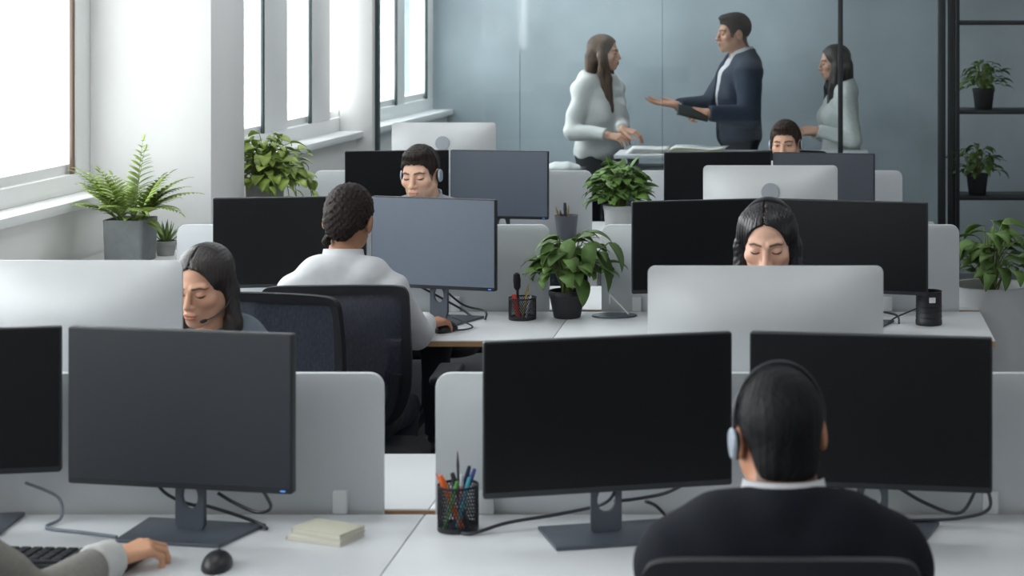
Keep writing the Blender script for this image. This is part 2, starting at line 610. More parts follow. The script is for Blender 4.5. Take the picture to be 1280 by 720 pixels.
def head_colors(V, Q, p):
    skin = np.array(p['skin'])
    c = np.tile(skin, (len(V), 1))
    A = Q.copy()
    A[:, 0] = np.abs(A[:, 0])

    def mixc(col, wgt):
        nonlocal c
        w = np.clip(wgt, 0, 1)[:, None]
        c = c * (1 - w) + np.array(col) * w
    st = lambda d, a, b: np.clip((b - d) / (b - a), 0, 1)
    fr = A[:, 1] > .03
    mixc(skin * np.array((1.06, .80, .74)), 0.28 * st(ell(A, (.04, .062, -.032), (.024, .03, .02)), -.01, .006) * fr)
    mixc(skin * np.array((1.05, .82, .78)), 0.25 * st(ell(A, (0, .104, -.034), (.014, .014, .012)), -.006, .004) * fr)
    lips = p.get('lips', skin * np.array((.86, .58, .58)))
    dl = np.minimum(ell(A, (.007, .0945, -.0623), (.0175, .010, .0052)), ell(A, (0, .0935, -.0718), (.0200, .010, .0062)))
    mixc(lips, .75 * st(dl, -.001, .0012) * fr)
    mixc(skin * .35, .8 * st(rc(A, (0, .1, -.067), (.024, .088, -.0665), .0012, .0006), 0, .0018) * fr)
    brow = np.array(p.get('brow', (.03, .022, .018)))
    t = .9 if p.get('fem') else 1.3
    db = np.minimum(rc(A, (.013, .09, .0165), (.033, .082, .0215), .0026 * t, .0026 * t), rc(A, (.033, .082, .0215), (.048, .066, .0165), .0024 * t, .001))
    mixc(brow, .9 * st(np.where(fr, db - .008, 1), -.0065, -.0045) if False else .88 * st(_d2(A, ((.0135, .0182), (.034, .0215), (.049, .0165)), (.0024 * t, .0026 * t, .0010)), 0, .0022) * fr)
    if p.get('eyes', 'down') == 'down':
        mixc(skin * np.array((.8, .7, .7)), .5 * st(ell(A, (.031, .082, .003), (.017, .014, .008)), -.003, .003) * fr)
        mixc((.02, .015, .013), .92 * st(_d2(A, ((.0185, -.0055), (.025, -.0078), (.033, -.0084), (.040, -.0068), (.0445, -.0045)), (.0010, .0021, .0025, .0024, .0010)), 0, .0016) * fr)
    else:
        mixc(skin * np.array((.75, .65, .65)), .55 * st(ell(A, (.031, .082, .006), (.018, .014, .006)), -.003, .003) * fr)
        mixc((.50, .47, .45), .85 * st(_d2(A, ((.019, -.0035), (.031, -.0028), (.0425, -.0030)), (.0012, .0034, .0012)), 0, .0012) * fr)
        mixc((.035, .025, .02), .95 * st(np.sqrt((A[:, 0] - .0305) ** 2 + (A[:, 2] + .0032) ** 2) - .0044, 0, .0012) * fr)
        mixc((.02, .015, .013), .92 * st(_d2(A, ((.0160, -.0030), (.023, .0012), (.032, .0022), (.041, .0002), (.0475, -.0030)), (.0008, .0013, .0015, .0015, .0010)), 0, .0014) * fr)
    if p.get('stubble'):
        mixc(skin * np.array((.62, .60, .62)), .45 * st(ell(A, (0, .04, -.088), (.06, .07, .038)), -.01, .012))
    if p.get('roots') is not None:                   # hair roots thinning out along the hairline
        zl = np.interp(Q[:, 1], HX, HZ)
        mixc(p['roots'], .75 * np.clip((Q[:, 2] - zl + .009) / .010, 0, 1) * (np.abs(Q[:, 0]) < .072))
    return c


def _d2(A, pts, rad):
    """distance in the face plane (x,z) to a tapered polyline"""
    q = np.stack([A[:, 0], A[:, 2]], 1)
    d = np.full(len(A), 1.0)
    for i in range(len(pts) - 1):
        a, b = npv(pts[i]), npv(pts[i + 1])
        ab = b - a
        t = np.clip(((q - a) @ ab) / (ab @ ab), 0, 1)
        e = q - a - t[:, None] * ab
        d = np.minimum(d, np.sqrt((e * e).sum(1)) - (rad[i] + (rad[i + 1] - rad[i]) * t))
    return d


HX = (-.12, -.080, -.055, -.034, -.028, .012, .020, .036, .046, .060, .075)
HZ = (-.112, -.108, -.070, -.030, .006, .006, -.024, -.020, .030, .052, .056)


def fold(Q, amp, f, seed):
    r = np.random.RandomState(seed)
    s = np.zeros(len(Q))
    for i in range(5):
        k = r.normal(size=3)
        k /= np.linalg.norm(k)
        k[2] *= 1.4
        ff = f * (.6 + .8 * r.rand())
        w = r.normal(size=3)
        s += np.sin(Q @ k * ff + 1.7 * np.sin(Q @ w * f * .35 + r.rand() * 6) + r.rand() * 6) * (1.1 - .12 * i)
    return amp * s / 2.2


HANDS = dict(
    relax=dict(curl=(18, 28, 20), spread=4, th=(38, -14, 20)),
    mouse=dict(curl=(14, 30, 26), spread=5, th=(34, -24, 14)),
    type=dict(curl=(22, 38, 26), spread=5, th=(30, -24, 12)),
    open=dict(curl=(-2, 12, 10), spread=8, th=(52, 4, 12)),
    hold=dict(curl=(38, 48, 30), spread=3, th=(36, -44, 24)),
    point=dict(curl=(26, 42, 28), spread=4, th=(34, -30, 18)),
)


def hand_chain(pose, side):
    """capsules of a hand in hand-local space: y to the fingers, z back of hand, thumb at -x for the right hand"""
    h = HANDS[pose]
    sx = -1 if side == 'R' else 1          # thumb side
    caps = []
    kn = [(.030, .092, .000), (.010, .097, .003), (-.010, .092, .001), (-.028, .082, -.003)]
    ln = [(.042, .026, .021), (.047, .030, .022), (.043, .028, .021), (.033, .021, .019)]
    rd = [.0092, .0096, .0090, .0080]
    for i, (x, y, z) in enumerate(kn):
        caps.append(((sx * x * .55, .008, -.002), (sx * x, y, z), .0135, .0112, 'palm'))
        an = 0
        yaw = R((1.5 - i) * h['spread']) * sx
        p = Vector((sx * x, y, z))
        for j in range(3):
            an += R(h['curl'][j] * (1 + .12 * i))
            d = Vector((math.sin(yaw) * math.cos(an), math.cos(yaw) * math.cos(an), -math.sin(an)))
            q = p + d * ln[i][j]
            caps.append((tuple(p), tuple(q), rd[i] * (1 - .10 * j), rd[i] * (.92 - .12 * j), 'f%d' % i))
            p = q
    a, el, bend = h['th']
    p = Vector((sx * .022, .020, -.006))
    yaw, pit = R(a), R(el)
    for j, (L, r1, r2) in enumerate(((.046, .0145, .0112), (.033, .0110, .0098), (.026, .0098, .0078))):
        d = Vector((sx * math.sin(yaw) * math.cos(pit), math.cos(yaw) * math.cos(pit), math.sin(pit)))
        q = p + d * L
        caps.append((tuple(p), tuple(q), r1, r2, 'thumb'))
        p = q
        yaw -= R(bend)
    return caps


def hand_sdf(H, caps):
    groups = {}
    for a, b, r1, r2, g in caps:
        d = rc(H, a, b, r1, r2)
        groups[g] = smin(groups[g], d, .012 if g == 'palm' else .003) if g in groups else d
    d = groups.pop('palm')
    th = groups.pop('thumb')
    fs = None
    for g in groups.values():
        fs = g if fs is None else np.minimum(fs, g)
    d = smin(d, fs, .005)
    return smin(d, th, .009)


SECT = {
    'm': [(.03, .165, .112, 0), (.14, .150, .108, .004), (.28, .166, .122, .010), (.38, .172, .114, .004), (.445, .135, .082, -.006), (.50, .070, .062, -.012)],
    'f': [(.03, .172, .116, 0), (.14, .128, .098, .002), (.27, .140, .108, .008), (.37, .144, .100, .002), (.435, .112, .072, -.006), (.49, .058, .055, -.012)],
}


def swept(Q, secs, X, Fw):
    d = None
    for (c0, a0, b0), (c1, a1, b1) in zip(secs[:-1], secs[1:]):
        ab = c1 - c0
        t = np.clip(((Q - c0) @ ab) / (ab @ ab), 0, 1)
        q = Q - c0 - t[:, None] * ab
        a = a0 + (a1 - a0) * t
        b = b0 + (b1 - b0) * t
        m = np.minimum(a, b)
        w = np.cross(X, Fw)
        e = (np.sqrt(((q @ X) / a) ** 2 + ((q @ Fw) / b) ** 2 + ((q @ w) / (m * .8)) ** 2) - 1) * m
        d = e if d is None else np.minimum(d, e)
    return d


def ik(S, W, l1, l2, pole):
    S, W = npv(S), npv(W)
    v = W - S
    L = np.linalg.norm(v)
    if L > (l1 + l2) * .999:
        k = L / ((l1 + l2) * .995)
        l1, l2 = l1 * k, l2 * k
    v /= L
    a = (l1 * l1 - l2 * l2 + L * L) / (2 * L)
    hgt = math.sqrt(max(l1 * l1 - a * a, 0))
    p = npv(pole)
    p = p - v * (p @ v)
    p /= np.linalg.norm(p) + 1e-9
    return S + v * a + p * hgt


def person(label, x, y, facing, sex='m', k=1.0, sit=.47, lean=6, head=(0, 0, 0), arms=None, hair='short', hairmat='hair_dark',
           skin=(.50, .30, .22), top='shirt', topmat='shirt_w', under=None, vox=.008, hvox=.0028, face=None, hands=True, headset=False,
           mirror_mic=False, headset_label=None, turn=0, neckx=0, nk=0.0, cups='LR', mic=True, cuffs=None, strand=None, band=1.0, adil=None, ccut=.013, amp=None):
    root = empty('person', (x, y, 0), R(facing), label, 'person')
    Wm = Matrix.Translation((x, y, 0)) @ Matrix.Rotation(R(facing), 4, 'Z')
    Wi = Wm.inverted()
    toL = lambda v: npv(Wi @ Vector(v))
    toLd = lambda v: npv(Wi.to_3x3() @ Vector(v))
    fem = sex == 'f'
    seated = sit is not None
    pel = npv((0, 0, (sit + .10 * k) if seated else .95 * k))
    U = npv((0, math.sin(R(lean)), math.cos(R(lean))))
    Fw0 = npv((0, math.cos(R(lean)), -math.sin(R(lean))))
    tw = np.array(Matrix.Rotation(R(turn), 3, 'Z'))
    X = tw @ npv((1, 0, 0))
    Fw = tw @ Fw0
    secs = []
    for h, a, b, yo in SECT[sex]:
        secs.append((pel + U * h * k + Fw * yo * k, a * k, b * k))
    nb = pel + U * .50 * k + Fw * -.012 * k
    shw = (.178 if not fem else .152) * k
    sh = {s: pel + U * (.408 if not fem else .418) * k + X * shw * (1 if s == 'R' else -1) - Fw * .01 * k for s in 'RL'}
    at = nb + npv((neckx, .022, (.055 if not fem else .066) - nk)) * k
    Rh = tw @ rotm(*head)
    ho = at + Rh @ (npv((0, .022, .093)) * k)
    toH = lambda Q: (Q - ho) @ Rh / k
    # legs
    legs = {}
    for s, sx in (('R', 1), ('L', -1)):
        hip = pel + npv((sx * .088 * k, 0, -.005 * k))
        if seated:
            kn = npv((sx * .12 * k, .43 * k, sit + .055 * k))
            an = npv((sx * .12 * k, .40 * k, .085))
        else:
            kn = npv((sx * .095 * k, .02 * k, .50 * k))
            an = npv((sx * .10 * k, -.01 * k, .085))
        legs[s] = (hip, kn, an)
    # arms
    arm = {}
    dflt = dict(R=dict(w=(.15, .43, .79), f=(-.25, 1, -.12), d=(0, .1, 1), pose='type'), L=dict(w=(-.15, .43, .79), f=(.25, 1, -.12), d=(0, .1, 1), pose='type'))
    for s, sx in (('R', 1), ('L', -1)):
        a = dict(dflt[s])
        if arms and s in arms:
            g = arms[s]
            if 'W' in g:
                a['w'] = toL(g['W'])
                a['f'] = toLd(g['f'])
                a['d'] = toLd(g['d'])
            else:
                a.update({q: g[q] for q in ('w', 'f', 'd') if q in g})
            a['pose'] = g.get('pose', a['pose'])
            a['pole'] = g.get('pole', (sx * .6, -.35, -1))
        W = npv(a['w'])
        E = ik(sh[s], W, .285 * k, .245 * k, a.get('pole', (sx * .45, -.4, -1)))
        f = npv(a['f'])
        f /= np.linalg.norm(f)
        dd = npv(a['d'])
        dd = dd - f * (dd @ f)
        dd /= np.linalg.norm(dd)
        Hm = np.stack([np.cross(f, dd), f, dd], 1)
        arm[s] = (sh[s], E, W, Hm, a['pose'])

    # ---- body: torso, limbs, neck, head and hands as separate overlapping surfaces in one mesh
    def neck(Q, g=0):
        nr = (.050 if fem else .058) * k + g
        top_ = ho + Rh @ (npv((0, -.022, -.055)) * k)
        return smin(rc(Q, top_, nb + npv((0, 0, .01)), nr, nr * 1.06), rc(Q, nb + npv((0, 0, .01)), nb - U * .07 * k, nr * 1.05, nr * 1.5), .03)

    def f_body(Q):
        d = swept(Q, [(c, a - .012, b - .012) for c, a, b in secs], X, Fw)
        for s in 'RL':
            S, E, W, Hm, _ = arm[s]
            d = smin(d, rc(Q, S, E, .046 * k, .036 * k), .04)
            d = smin(d, rc(Q, E, W, .036 * k, .024 * k), .012)
            hip, kn, an = legs[s]
            d = smin(d, rc(Q, hip, kn, .076 * k, .052 * k), .03)
            d = smin(d, rc(Q, kn, an, .050 * k, .034 * k), .012)
        return smin(d, neck(Q, -.004), .02)
    allp = np.array([v for s in 'RL' for v in (*arm[s][:3], *legs[s])] + [c for c, _, _ in secs])
    lo, hi = allp.min(0) - .19, allp.max(0) + .19
    bV, bF = surface(f_body, lo, hi, .011)
    Vs, Fs, Cs = [bV], [bF], [np.tile(npv(skin), (len(bV), 1))]

    fp = dict(fem=fem, skin=skin)
    fp.update(face or {})
    if hair in ('short', 'buzz'):
        fp['roots'] = npv({'hair_black': (22, 21, 24), 'hair_raven': (19, 19, 22), 'hair_brown': (58, 44, 38), 'hair_dark': (46, 37, 33)}[hairmat]) / 255 * .16

    def f_head(Q):
        d = head_sdf(toH(Q), fp) * k
        return smin(d, neck(Q), .022)
    hV, hF = surface(f_head, np.minimum(ho, nb) - .155, ho + .165, hvox)
    hC = head_colors(hV, toH(hV), fp)
    n0 = len(bV)
    Vs.append(hV)
    Fs.append(hF + n0)
    Cs.append(hC)
    n0 += len(hV)
    for s in 'RL':
        S, E, W, Hm, pose = arm[s]
        caps = hand_chain(pose, s)

        def f_hand(Q):
            H = (Q - W) @ Hm / (k * (.92 if fem else 1))
            d = hand_sdf(H, caps) * k
            fa = E + (W - E) * .45
            return smin(d, rc(Q, fa, W, .0325 * k, .0235 * k), .018)
        ctr = W + Hm @ npv((0, .07, 0))
        l_ = np.minimum(ctr - .14, np.minimum(W, E + (W - E) * .45) - .045)
        h_ = np.maximum(ctr + .14, np.maximum(W, E + (W - E) * .45) + .045)
        v, q = surface(f_hand, l_, h_, .003 if hands else .0045)
        Vs.append(v)
        Fs.append(q + n0)
        Cs.append(np.tile(npv(skin) * npv((1.0, .93, .9)), (len(v), 1)))
        n0 += len(v)
    raw_obj('body', np.concatenate(Vs), np.concatenate(Fs), M['skin'], root, col=np.concatenate(Cs))

    # ---- clothes
    sd = int(abs(x * 100) + y * 37) % 1000

    def garment(Q, dil, amp, ff, low, cuff=.012, pad=0, vneck=None, sleeves=True):
        d = swept(Q, [(c, a + dil, b + dil) for c, a, b in secs[:-1]] + [(secs[-1][0], secs[-1][1] + dil * .4, secs[-1][2] + dil * .4)], X, Fw)
        for s in 'RL':
            d = smin(d, rc(Q, nb + U * .018 * k - Fw * .012 * k, sh[s] + U * .002, .052 * k + dil, .050 * k + dil + pad), .03)
            mid_ = nb * .45 + sh[s] * .55 + U * (.010 + .5 * pad) * k - Fw * .015 * k
            d = smin(d, np.sqrt(((Q - mid_) ** 2).sum(1)) - (.050 * k + dil), .04)
        if fem:
            for sx in (1, -1):
                c = pel + U * .285 * k + Fw * .085 * k + X * sx * .068 * k
                d = smin(d, np.sqrt(((Q - c) ** 2).sum(1)) - (.052 * k + dil), .035)
        if sleeves:
            for s in 'RL':
                S, E, W, Hm, _ = arm[s]
                ad = dil if adil is None else adil
                a = rc(Q, S, E, .052 * k + ad + pad * .5, .043 * k + ad * 1.1)
                b = rc(Q, E, W, .044 * k + ad * 1.1, .029 * k + cuff)
                a = smin(a, b, .015)
                e = (W - E) / np.linalg.norm(W - E)
                a = smax(a, (Q - W) @ e + .004, .004)
                d = smin(d, a, .028)
        d = d + fold(Q, amp, ff, sd)
        cut = low - ((Q - pel) @ U) / k
        d = smax(d, cut * k, .008)
        # neck opening: a bowl around the neck, lower at the front
        tn = ((Q - nb) @ U)
        fy = ((Q - nb) @ Fw)
        d = smax(d, tn - ((.040 if top == 'suit' else .032) * k - .30 * np.clip(fy, -.05, .12)), .006)
        if vneck:
            xx = np.abs((Q - nb) @ X)
            hgt = ((Q - pel) @ U) / k
            wd = np.interp(hgt, vneck[0], vneck[1]) * k
            d = smax(d, np.where((fy > .0) & (fy < .17 * k), wd - xx, -1), .004)
        return d

    ns = npv((.2, .2, .2))
    if top == 'suit':
        V_, F_ = surface(lambda Q: garment(Q, .008, .001, 40, .05, .006, vneck=None), lo, hi, .010)
        raw_obj('shirt', V_, F_, M[under or 'shirt_w'], root)
        vn = ((-.2, -.03, .05, .12, .30, .47, .6), (.075, .055, .018, .004, .045, .075, .085))
        V_, F_ = surface(lambda Q: garment(Q, .024, .0028, 30, -.20 if not seated else .0, .016, pad=.012, vneck=vn), lo - (0, 0, .12), hi, vox)
        raw_obj('jacket', relax(V_, F_, 1), F_, M[topmat], root)
    else:
        vn = None
        if top == 'vblouse':
            vn = ((.0, .30, .36, .47, .6), (0, 0, .004, .035, .05))
        elif top == 'shirt':
            vn = ((.0, .38, .42, .47, .6), (0, 0, .004, .022, .03))
        low = .03 if seated else -.075
        V_, F_ = surface(lambda Q: garment(Q, .016 if seated else .020, .0052 if top != 'knit' else .0035, 34, low, ccut, vneck=vn), lo, hi, vox)
        raw_obj({'shirt': 'shirt', 'vblouse': 'blouse', 'knit': 'sweater'}[top], relax(V_, F_, 1), F_, M[topmat], root)
    for s in (cuffs or ''):
        S, E, W, Hm, _ = arm[s]
        e = (W - E) / np.linalg.norm(W - E)
        V_, F_ = surface(lambda Q: smax(smax(rc(Q, W - e * .10, W + e * .01, .052 * k, .045 * k) + fold(Q, .0012, 90, 5), (Q - W) @ e - .010, .004), -.055 - (Q - W) @ e, .006), W - .12, W + .12, .005)
        raw_obj('cuff', V_, F_, M['cuff'], root)
    # collar
    if top in ('shirt', 'suit', 'vblouse'):
        rr = (.062 if fem else .068) * k
        vs, fs = [], []
        n = 40
        gap = .35 if top != 'suit' else .16
        for i in range(n + 1):
            a = math.pi / 2 + gap + (2 * math.pi - 2 * gap) * i / n        # open at the front (+y)
            ca, sa = math.cos(a), math.sin(a)
            front = max(0, sa)
            for (r_, z_) in ((1.10, -.012), (1.02, .042), (1.06, .045), (1.20, .000)):
                z2 = z_ - .030 * front
                base = nb + U * (z2 + .018) * k + Fw * (-.004 * k)
                vs.append(base + X * ca * rr * r_ + Fw * sa * rr * r_)
        for i in range(n):
            for j in range(3):
                fs.append((i * 4 + j, (i + 1) * 4 + j, (i + 1) * 4 + j + 1, i * 4 + j + 1))
        raw_obj('collar', vs, fs, M[under or 'shirt_w'] if top == 'suit' else M[topmat], root)
        if top == 'suit':
            vs, fs = [], []
            gap = .75
            for i in range(n + 1):
                a = math.pi / 2 + gap + (2 * math.pi - 2 * gap) * i / n
                ca, sa = math.cos(a), math.sin(a)
                front = max(0, sa)
                for (r_, z_) in ((1.30, -.020), (1.17, .040), (1.23, .042), (1.36, -.025)):
                    z2 = z_ - .045 * front
                    base = nb + U * z2 * k + Fw * (-.004 * k)
                    vs.append(base + X * ca * rr * r_ + Fw * sa * rr * r_)
            for i in range(n):
                for j in range(3):
                    fs.append((i * 4 + j, (i + 1) * 4 + j, (i + 1) * 4 + j + 1, i * 4 + j + 1))
            raw_obj('jacket_collar', vs, fs, M[topmat], root)

    def f_tr(Q):
        d = swept(Q, [(secs[0][0], secs[0][1] + .012, secs[0][2] + .012), (secs[1][0], secs[1][1] + .010, secs[1][2] + .010)], X, Fw)
        for s in 'RL':
            hip, kn, an = legs[s]
            q = smin(rc(Q, hip, kn, .088 * k, .064 * k), rc(Q, kn, an, .062 * k, .052 * k), .014)
            d = smin(d, q, .03)
        d = d + fold(Q, .003, 26, sd + 3)
        return smax(smax(d, ((Q - pel) @ U) - (.06 if seated else (.0 if top != 'suit' else .08)) * k, .006), .095 - Q[:, 2], .004)
    V_, F_ = surface(f_tr, lo - (0, 0, .02), hi, .011)
    raw_obj('trousers', V_, F_, M['trousers'], root)
    for s, sx in (('R', 1), ('L', -1)):
        an = legs[s][2]

        def f_sh(Q):
            d = smin(rc(Q, an + npv((0, -.03, -.045)), an + npv((sx * .012, .14, -.052)), .036, .034), rc(Q, an + npv((0, -.01, .02)), an + npv((0, 0, -.04)), .043, .04), .03)
            return smax(d, .002 - Q[:, 2], .004)
        V_, F_ = surface(f_sh, an - npv((.09, .12, .1)), an + npv((.09, .24, .09)), .009)
        raw_obj('shoe', V_, F_, M['shoe'], root)
    # ---- hair
    gdir = Rh.T @ npv((0, 0, -1))
    gdir = gdir * .8 + npv((0, 0, -1)) * .2
    gdir /= np.linalg.norm(gdir)

    def f_hair(Q):
        H = toH(Q)
        A = H.copy()
        A[:, 0] = np.abs(A[:, 0])
        hx, hy, hz = H[:, 0], H[:, 1], H[:, 2]
        ang = np.arctan2(hx, hz - .02)
        jag = .0035 * np.sin(hx * 310 + 2 * np.sin(hy * 170)) + .0025 * np.sin(hx * 170 + hy * 260)
        tuft = np.sin(hx * 230 + 4 * np.sin(hy * 55)) * np.sin(hy * 120 + 3 * np.sin(hx * 70)) + .6 * np.sin(hx * 420 + hy * 150) * np.sin(hz * 260)
        if hair == 'short':
            d = ell(A, (0, -.014, .036), (.0800, .0990, .0900))
            d = smin(d, ell(A, (0, .040, .092), (.052, .050, .022)), .02)
            d = d + .0020 * tuft
            zl = np.interp(hy, HX, HZ) + jag
            return smax(d, (zl - hz) * .8, .007) * k
        if hair == 'buzz':
            d = ell(A, (0, -.018, .030), (.0775, .0985, .0900))
            d = smin(d, ell(A, (0, -.060, -.045), (.058, .040, .050)), .03)
            d = d + .0008 * tuft
            zl = np.interp(hy, HX, HZ) + jag
            return smax(d, (zl - hz) * .8, .010) * k
        if hair == 'bun':
            d = ell(A, (0, -.018, .034), (.0800, .1020, .0900))
            d = smin(d, ell(A, (0, -.085, -.005), (.060, .040, .062)), .02)
            d = smin(d, ell(H, (-.045, -.075, -.078), (.016, .018, .030)), .012)
            d = d + .0017 * np.sin(hx * 210 + 3 * np.sin(hz * 150)) * np.sin(hz * 190 + 3 * np.sin(hx * 130)) + .0020 * np.sin(hx * 260 + hy * 210) * np.sin(hz * 240)
            zl = np.interp(hy, (-.13, -.075, -.040, -.02, .012, .03, .05, .075), (-.095, -.085, -.062, .004, .006, .012, .036, .062))
            return smax(d, (zl - hz) * .8, .010) * k
        # long styles: cap, curtains on both sides and a fall at the back
        L = strand or (.36 if hair == 'long_front' else .30)
        d = ell(A, (0, -.016, .034), (.0805, .1020, .0875))
        for sx in (1, -1):
            tk = -.020 if hair == 'tuck' else 0
            p0 = npv((sx * .058, .004 + tk, .060))
            p1 = npv((sx * .0775, -.004 + tk, -.02))
            p2 = p1 + gdir * .10 + npv((sx * .006, .004, 0))
            p3 = p1 + gdir * L + npv((sx * .000, (.055 if hair == 'long_front' else .012), 0))
            d = smin(d, rc(H, p0, p1, .021, .019), .03)
            d = smin(d, rc(H, p1, p2, .020, .024), .02)
            d = smin(d, rc(H, p2, p3, .026, .022), .02)
        if hair == 'long_front':
            for sx in (1, -1):
                q1 = npv((sx * .066, .020, -.03))
                q2 = q1 + gdir * .14 + npv((sx * .004, .020, 0))
                d = smin(d, rc(H, q1, q2, .016, .022), .02)
                d = smin(d, rc(H, q2, q2 + gdir * (L - .16) + npv((sx * .012, .022, 0)), .024, .018), .02)
        b0 = npv((0, -.085, -.01))
        b1 = b0 + gdir * (L * .55) + npv((0, -.005, 0))
        bk = ell(A, (0, -.060, -.06), (.070 if hair == 'tuck' else .080, .050, .095))
        if hair == 'tuck':
            bk = smin(bk, rc(H, npv((0, -.065, -.05)), npv((0, -.065, -.05)) + gdir * .24, .046, .034), .03)
        d = smin(d, bk, .02)
        for sx in (() if hair == 'tuck' else (-.045, 0, .045)):
            q0 = npv((sx, -.080, -.03))
            d = smin(d, rc(H, q0, q0 + gdir * (L * .95), .038, .022), .03)
        strands = np.sin(ang * 52 + 5 * np.sin(hz * 30)) * .0006 + np.sin(np.arctan2(hx, hy + .02) * 44 + 3 * np.sin(hz * 22)) * .0008
        d = d + strands
        # the face opening
        d = smax(d, -ell(A, (0, .100, -.028), (.073, .092 if hair == 'long' else .102, .106)), .008)
        d = smax(d, -rc(H, (.005, .095, .060), (.005, .080, .084), .020, .006), .010)
        d = smax(d, -ell(A, (0, .12, -.16), (.075, .105, .11)), .010) if hair in ('long', 'tuck') else smax(d, -ell(A, (0, .105, -.13), (.045, .085, .09)), .010)
        # the parting
        for q0_, q1_ in (((.0725, .068), (.06, .085)), ((.06, .085), (.04, .102)), ((.04, .102), (.02, .112)), ((.02, .112), (-.025, .1175))):
            d = smax(d, -rc(H, (.005, *q0_), (.005, *q1_), .0036, .0032), .003)
        # keep clear of the body below the shoulders
        return d * k
    hext = .17 if hair in ('short', 'buzz', 'bun') else .52
    lo_h = ho - npv((.17, .17, hext))
    V_, F_ = surface(f_hair, lo_h, ho + .175, .0034 if hext < .2 else (.0042 if not seated else .0036))
    raw_obj('hair', V_, F_, M[hairmat], root)
    # ---- headset (a thing of its own, worn on the head)
    if headset:
        hm = Matrix.Identity(4)
        Rw = Wm.to_3x3() @ Matrix(Rh.tolist())
        hm = Matrix.Translation(Wm @ Vector(ho)) @ Rw.to_4x4() @ Matrix.Scale(k, 4)
        hs = empty('headset', (0, 0, 0), 0, headset_label, 'headset')
        hs.matrix_world = hm
        b = MB()
        arc = [(math.sin(t) * .0835 * band, -.016, .026 + math.cos(t) * .1000 * band) for t in np.linspace(-1.9, 1.9, 30)]
        b.tube(arc, .0036, 8)
        b.tube([(p[0], p[1] + .005, p[2]) for p in arc], .0032, 8)
        b.build('headband', M['headset'], hs)
        for nm_, sx in (('R', 1), ('L', -1)):
            if nm_ not in cups:
                continue
            b = MB()
            mt = Matrix.Translation((sx * .0755, -.012, -.012)) @ Matrix.Rotation(R(90 * sx), 4, 'Y') @ Matrix.Diagonal((.86, .80, .86, 1))
            b.lathe([(0, .0), (.026, .0), (.029, .004), (.029, .009), (.026, .012), (0, .012)], 24, mt, 1.15, 1)
            b.build('ear_cushion', M['earpad'], hs)
            b = MB()
            b.lathe([(0, .010), (.027, .010), (.0275, .014), (.024, .019), (.014, .021), (0, .0215)], 24, mt, 1.2, 1)
            b.build('ear_cup', M['headset_silver'], hs)
        if mic:
            sx = -1 if not mirror_mic else 1
            b = MB()
            b.tube(spline([(sx * .090, -.010, -.02), (sx * .088, .030, -.050), (sx * .073, .070, -.066), (sx * .052, .096, -.073)], 6), .0020, 6)
            mb_ = b.build('microphone_boom', M['headset'], hs)
            b = MB()
            b.tube([(sx * .056, .092, -.072), (sx * .048, .100, -.074), (sx * .040, .104, -.075)], [.0045, .006, .004], 10)
            b.build('microphone', M['earpad'], mb_)
    return root


# ------------------------------------------------------------------ the room
def struct(name, mb, m, smooth=True):
    return tag(mb.build(name, m, None, smooth), kind='structure')


SL = .077                                              # the window wall runs at a slight angle
WANG = -math.atan(SL)
WM = Matrix.Translation((-3.0 - SL * 7.96, 0, 0)) @ Matrix.Rotation(WANG, 4, 'Z')   # local y runs along the wall, +x into the room
CEIL = 3.1
X1, Y0, Y1 = 5.2, -3.2, 14.0

b = MB()
b.box((.9, 5.4, -.05), (9.5, 17.6, .1))
struct('floor', b, M['floor'])
b = MB()
b.box((.9, 5.4, CEIL + .05), (9.5, 17.6, .1))
struct('ceiling', b, M['ceiling'])
b = MB()
b.box((1.2, Y1 + .1, CEIL / 2), (9, .2, CEIL))
struct('wall_back', b, M['bluewall'])
b = MB()
b.box((X1 + .1, 5.4, CEIL / 2), (.2, 17.6, CEIL))
struct('wall_right', b, M['wall'])
b = MB()
b.box((.9, Y0 - .1, CEIL / 2), (9.5, .2, CEIL))
struct('wall_behind_camera', b, M['wall'])

SET = .10                                               # window plane set back from the low wall
ZS, ZW, ZT = 1.15, 1.23, 2.85
b = MB()
b.box((-.16, 5.4, .555), (.32, 18, 1.11), mtx=WM)
struct('wall_left', b, M['wall'])
b = MB()
b.box((-.16, 5.4, (ZT + CEIL) / 2), (.32, 18, CEIL - ZT), mtx=WM)
struct('wall_left_upper', b, M['wall'])
b = MB()
b.box((-.115, 5.4, 1.13), (.31, 18, .04), bev=.006, mtx=WM)
struct('trim_1', b, M['pier'])
tag(bpy.data.objects['trim_1'], 'white window sill running along the left wall')
b = MB()
b.box((-SET - .05, 5.4, (1.15 + ZW) / 2), (.10, 18, ZW - 1.15), bev=.004, mtx=WM)
struct('trim_2', b, M['pier'])


def piers(spans):
    for i, (a, c) in enumerate(spans):
        b = MB()
        b.box((-SET - .05, (a + c) / 2, (ZW + ZT) / 2), (.10, c - a, ZT - ZW), bev=.004, mtx=WM)
        struct('wall_left_pier', b, M['pier'])


def window(n, a, c, far, frame_mat):
    """a pane with a light frame and a dark upright at its far end"""
    b = MB()
    b.box((-SET - .055, (a + c) / 2, ZW + .02), (.05, c - a, .04), mtx=WM)
    b.box((-SET - .055, (a + c) / 2, ZT - .02), (.05, c - a, .04), mtx=WM)
    w = b.build('window_%d' % n, M['pier'])
    tag(w, kind='structure')
    b = MB()
    b.box((-SET - .008, far, (ZW + ZT) / 2), (.016, .022, ZT - ZW), bev=.003, mtx=WM)
    b.build('dark_upright', frame_mat, w)
    b = MB()
    b.box((-SET - .07, (a + c) / 2, (ZW + ZT) / 2), (.006, c - a, ZT - ZW - .06), mtx=WM)
    b.build('pane', M['winglass'], w)


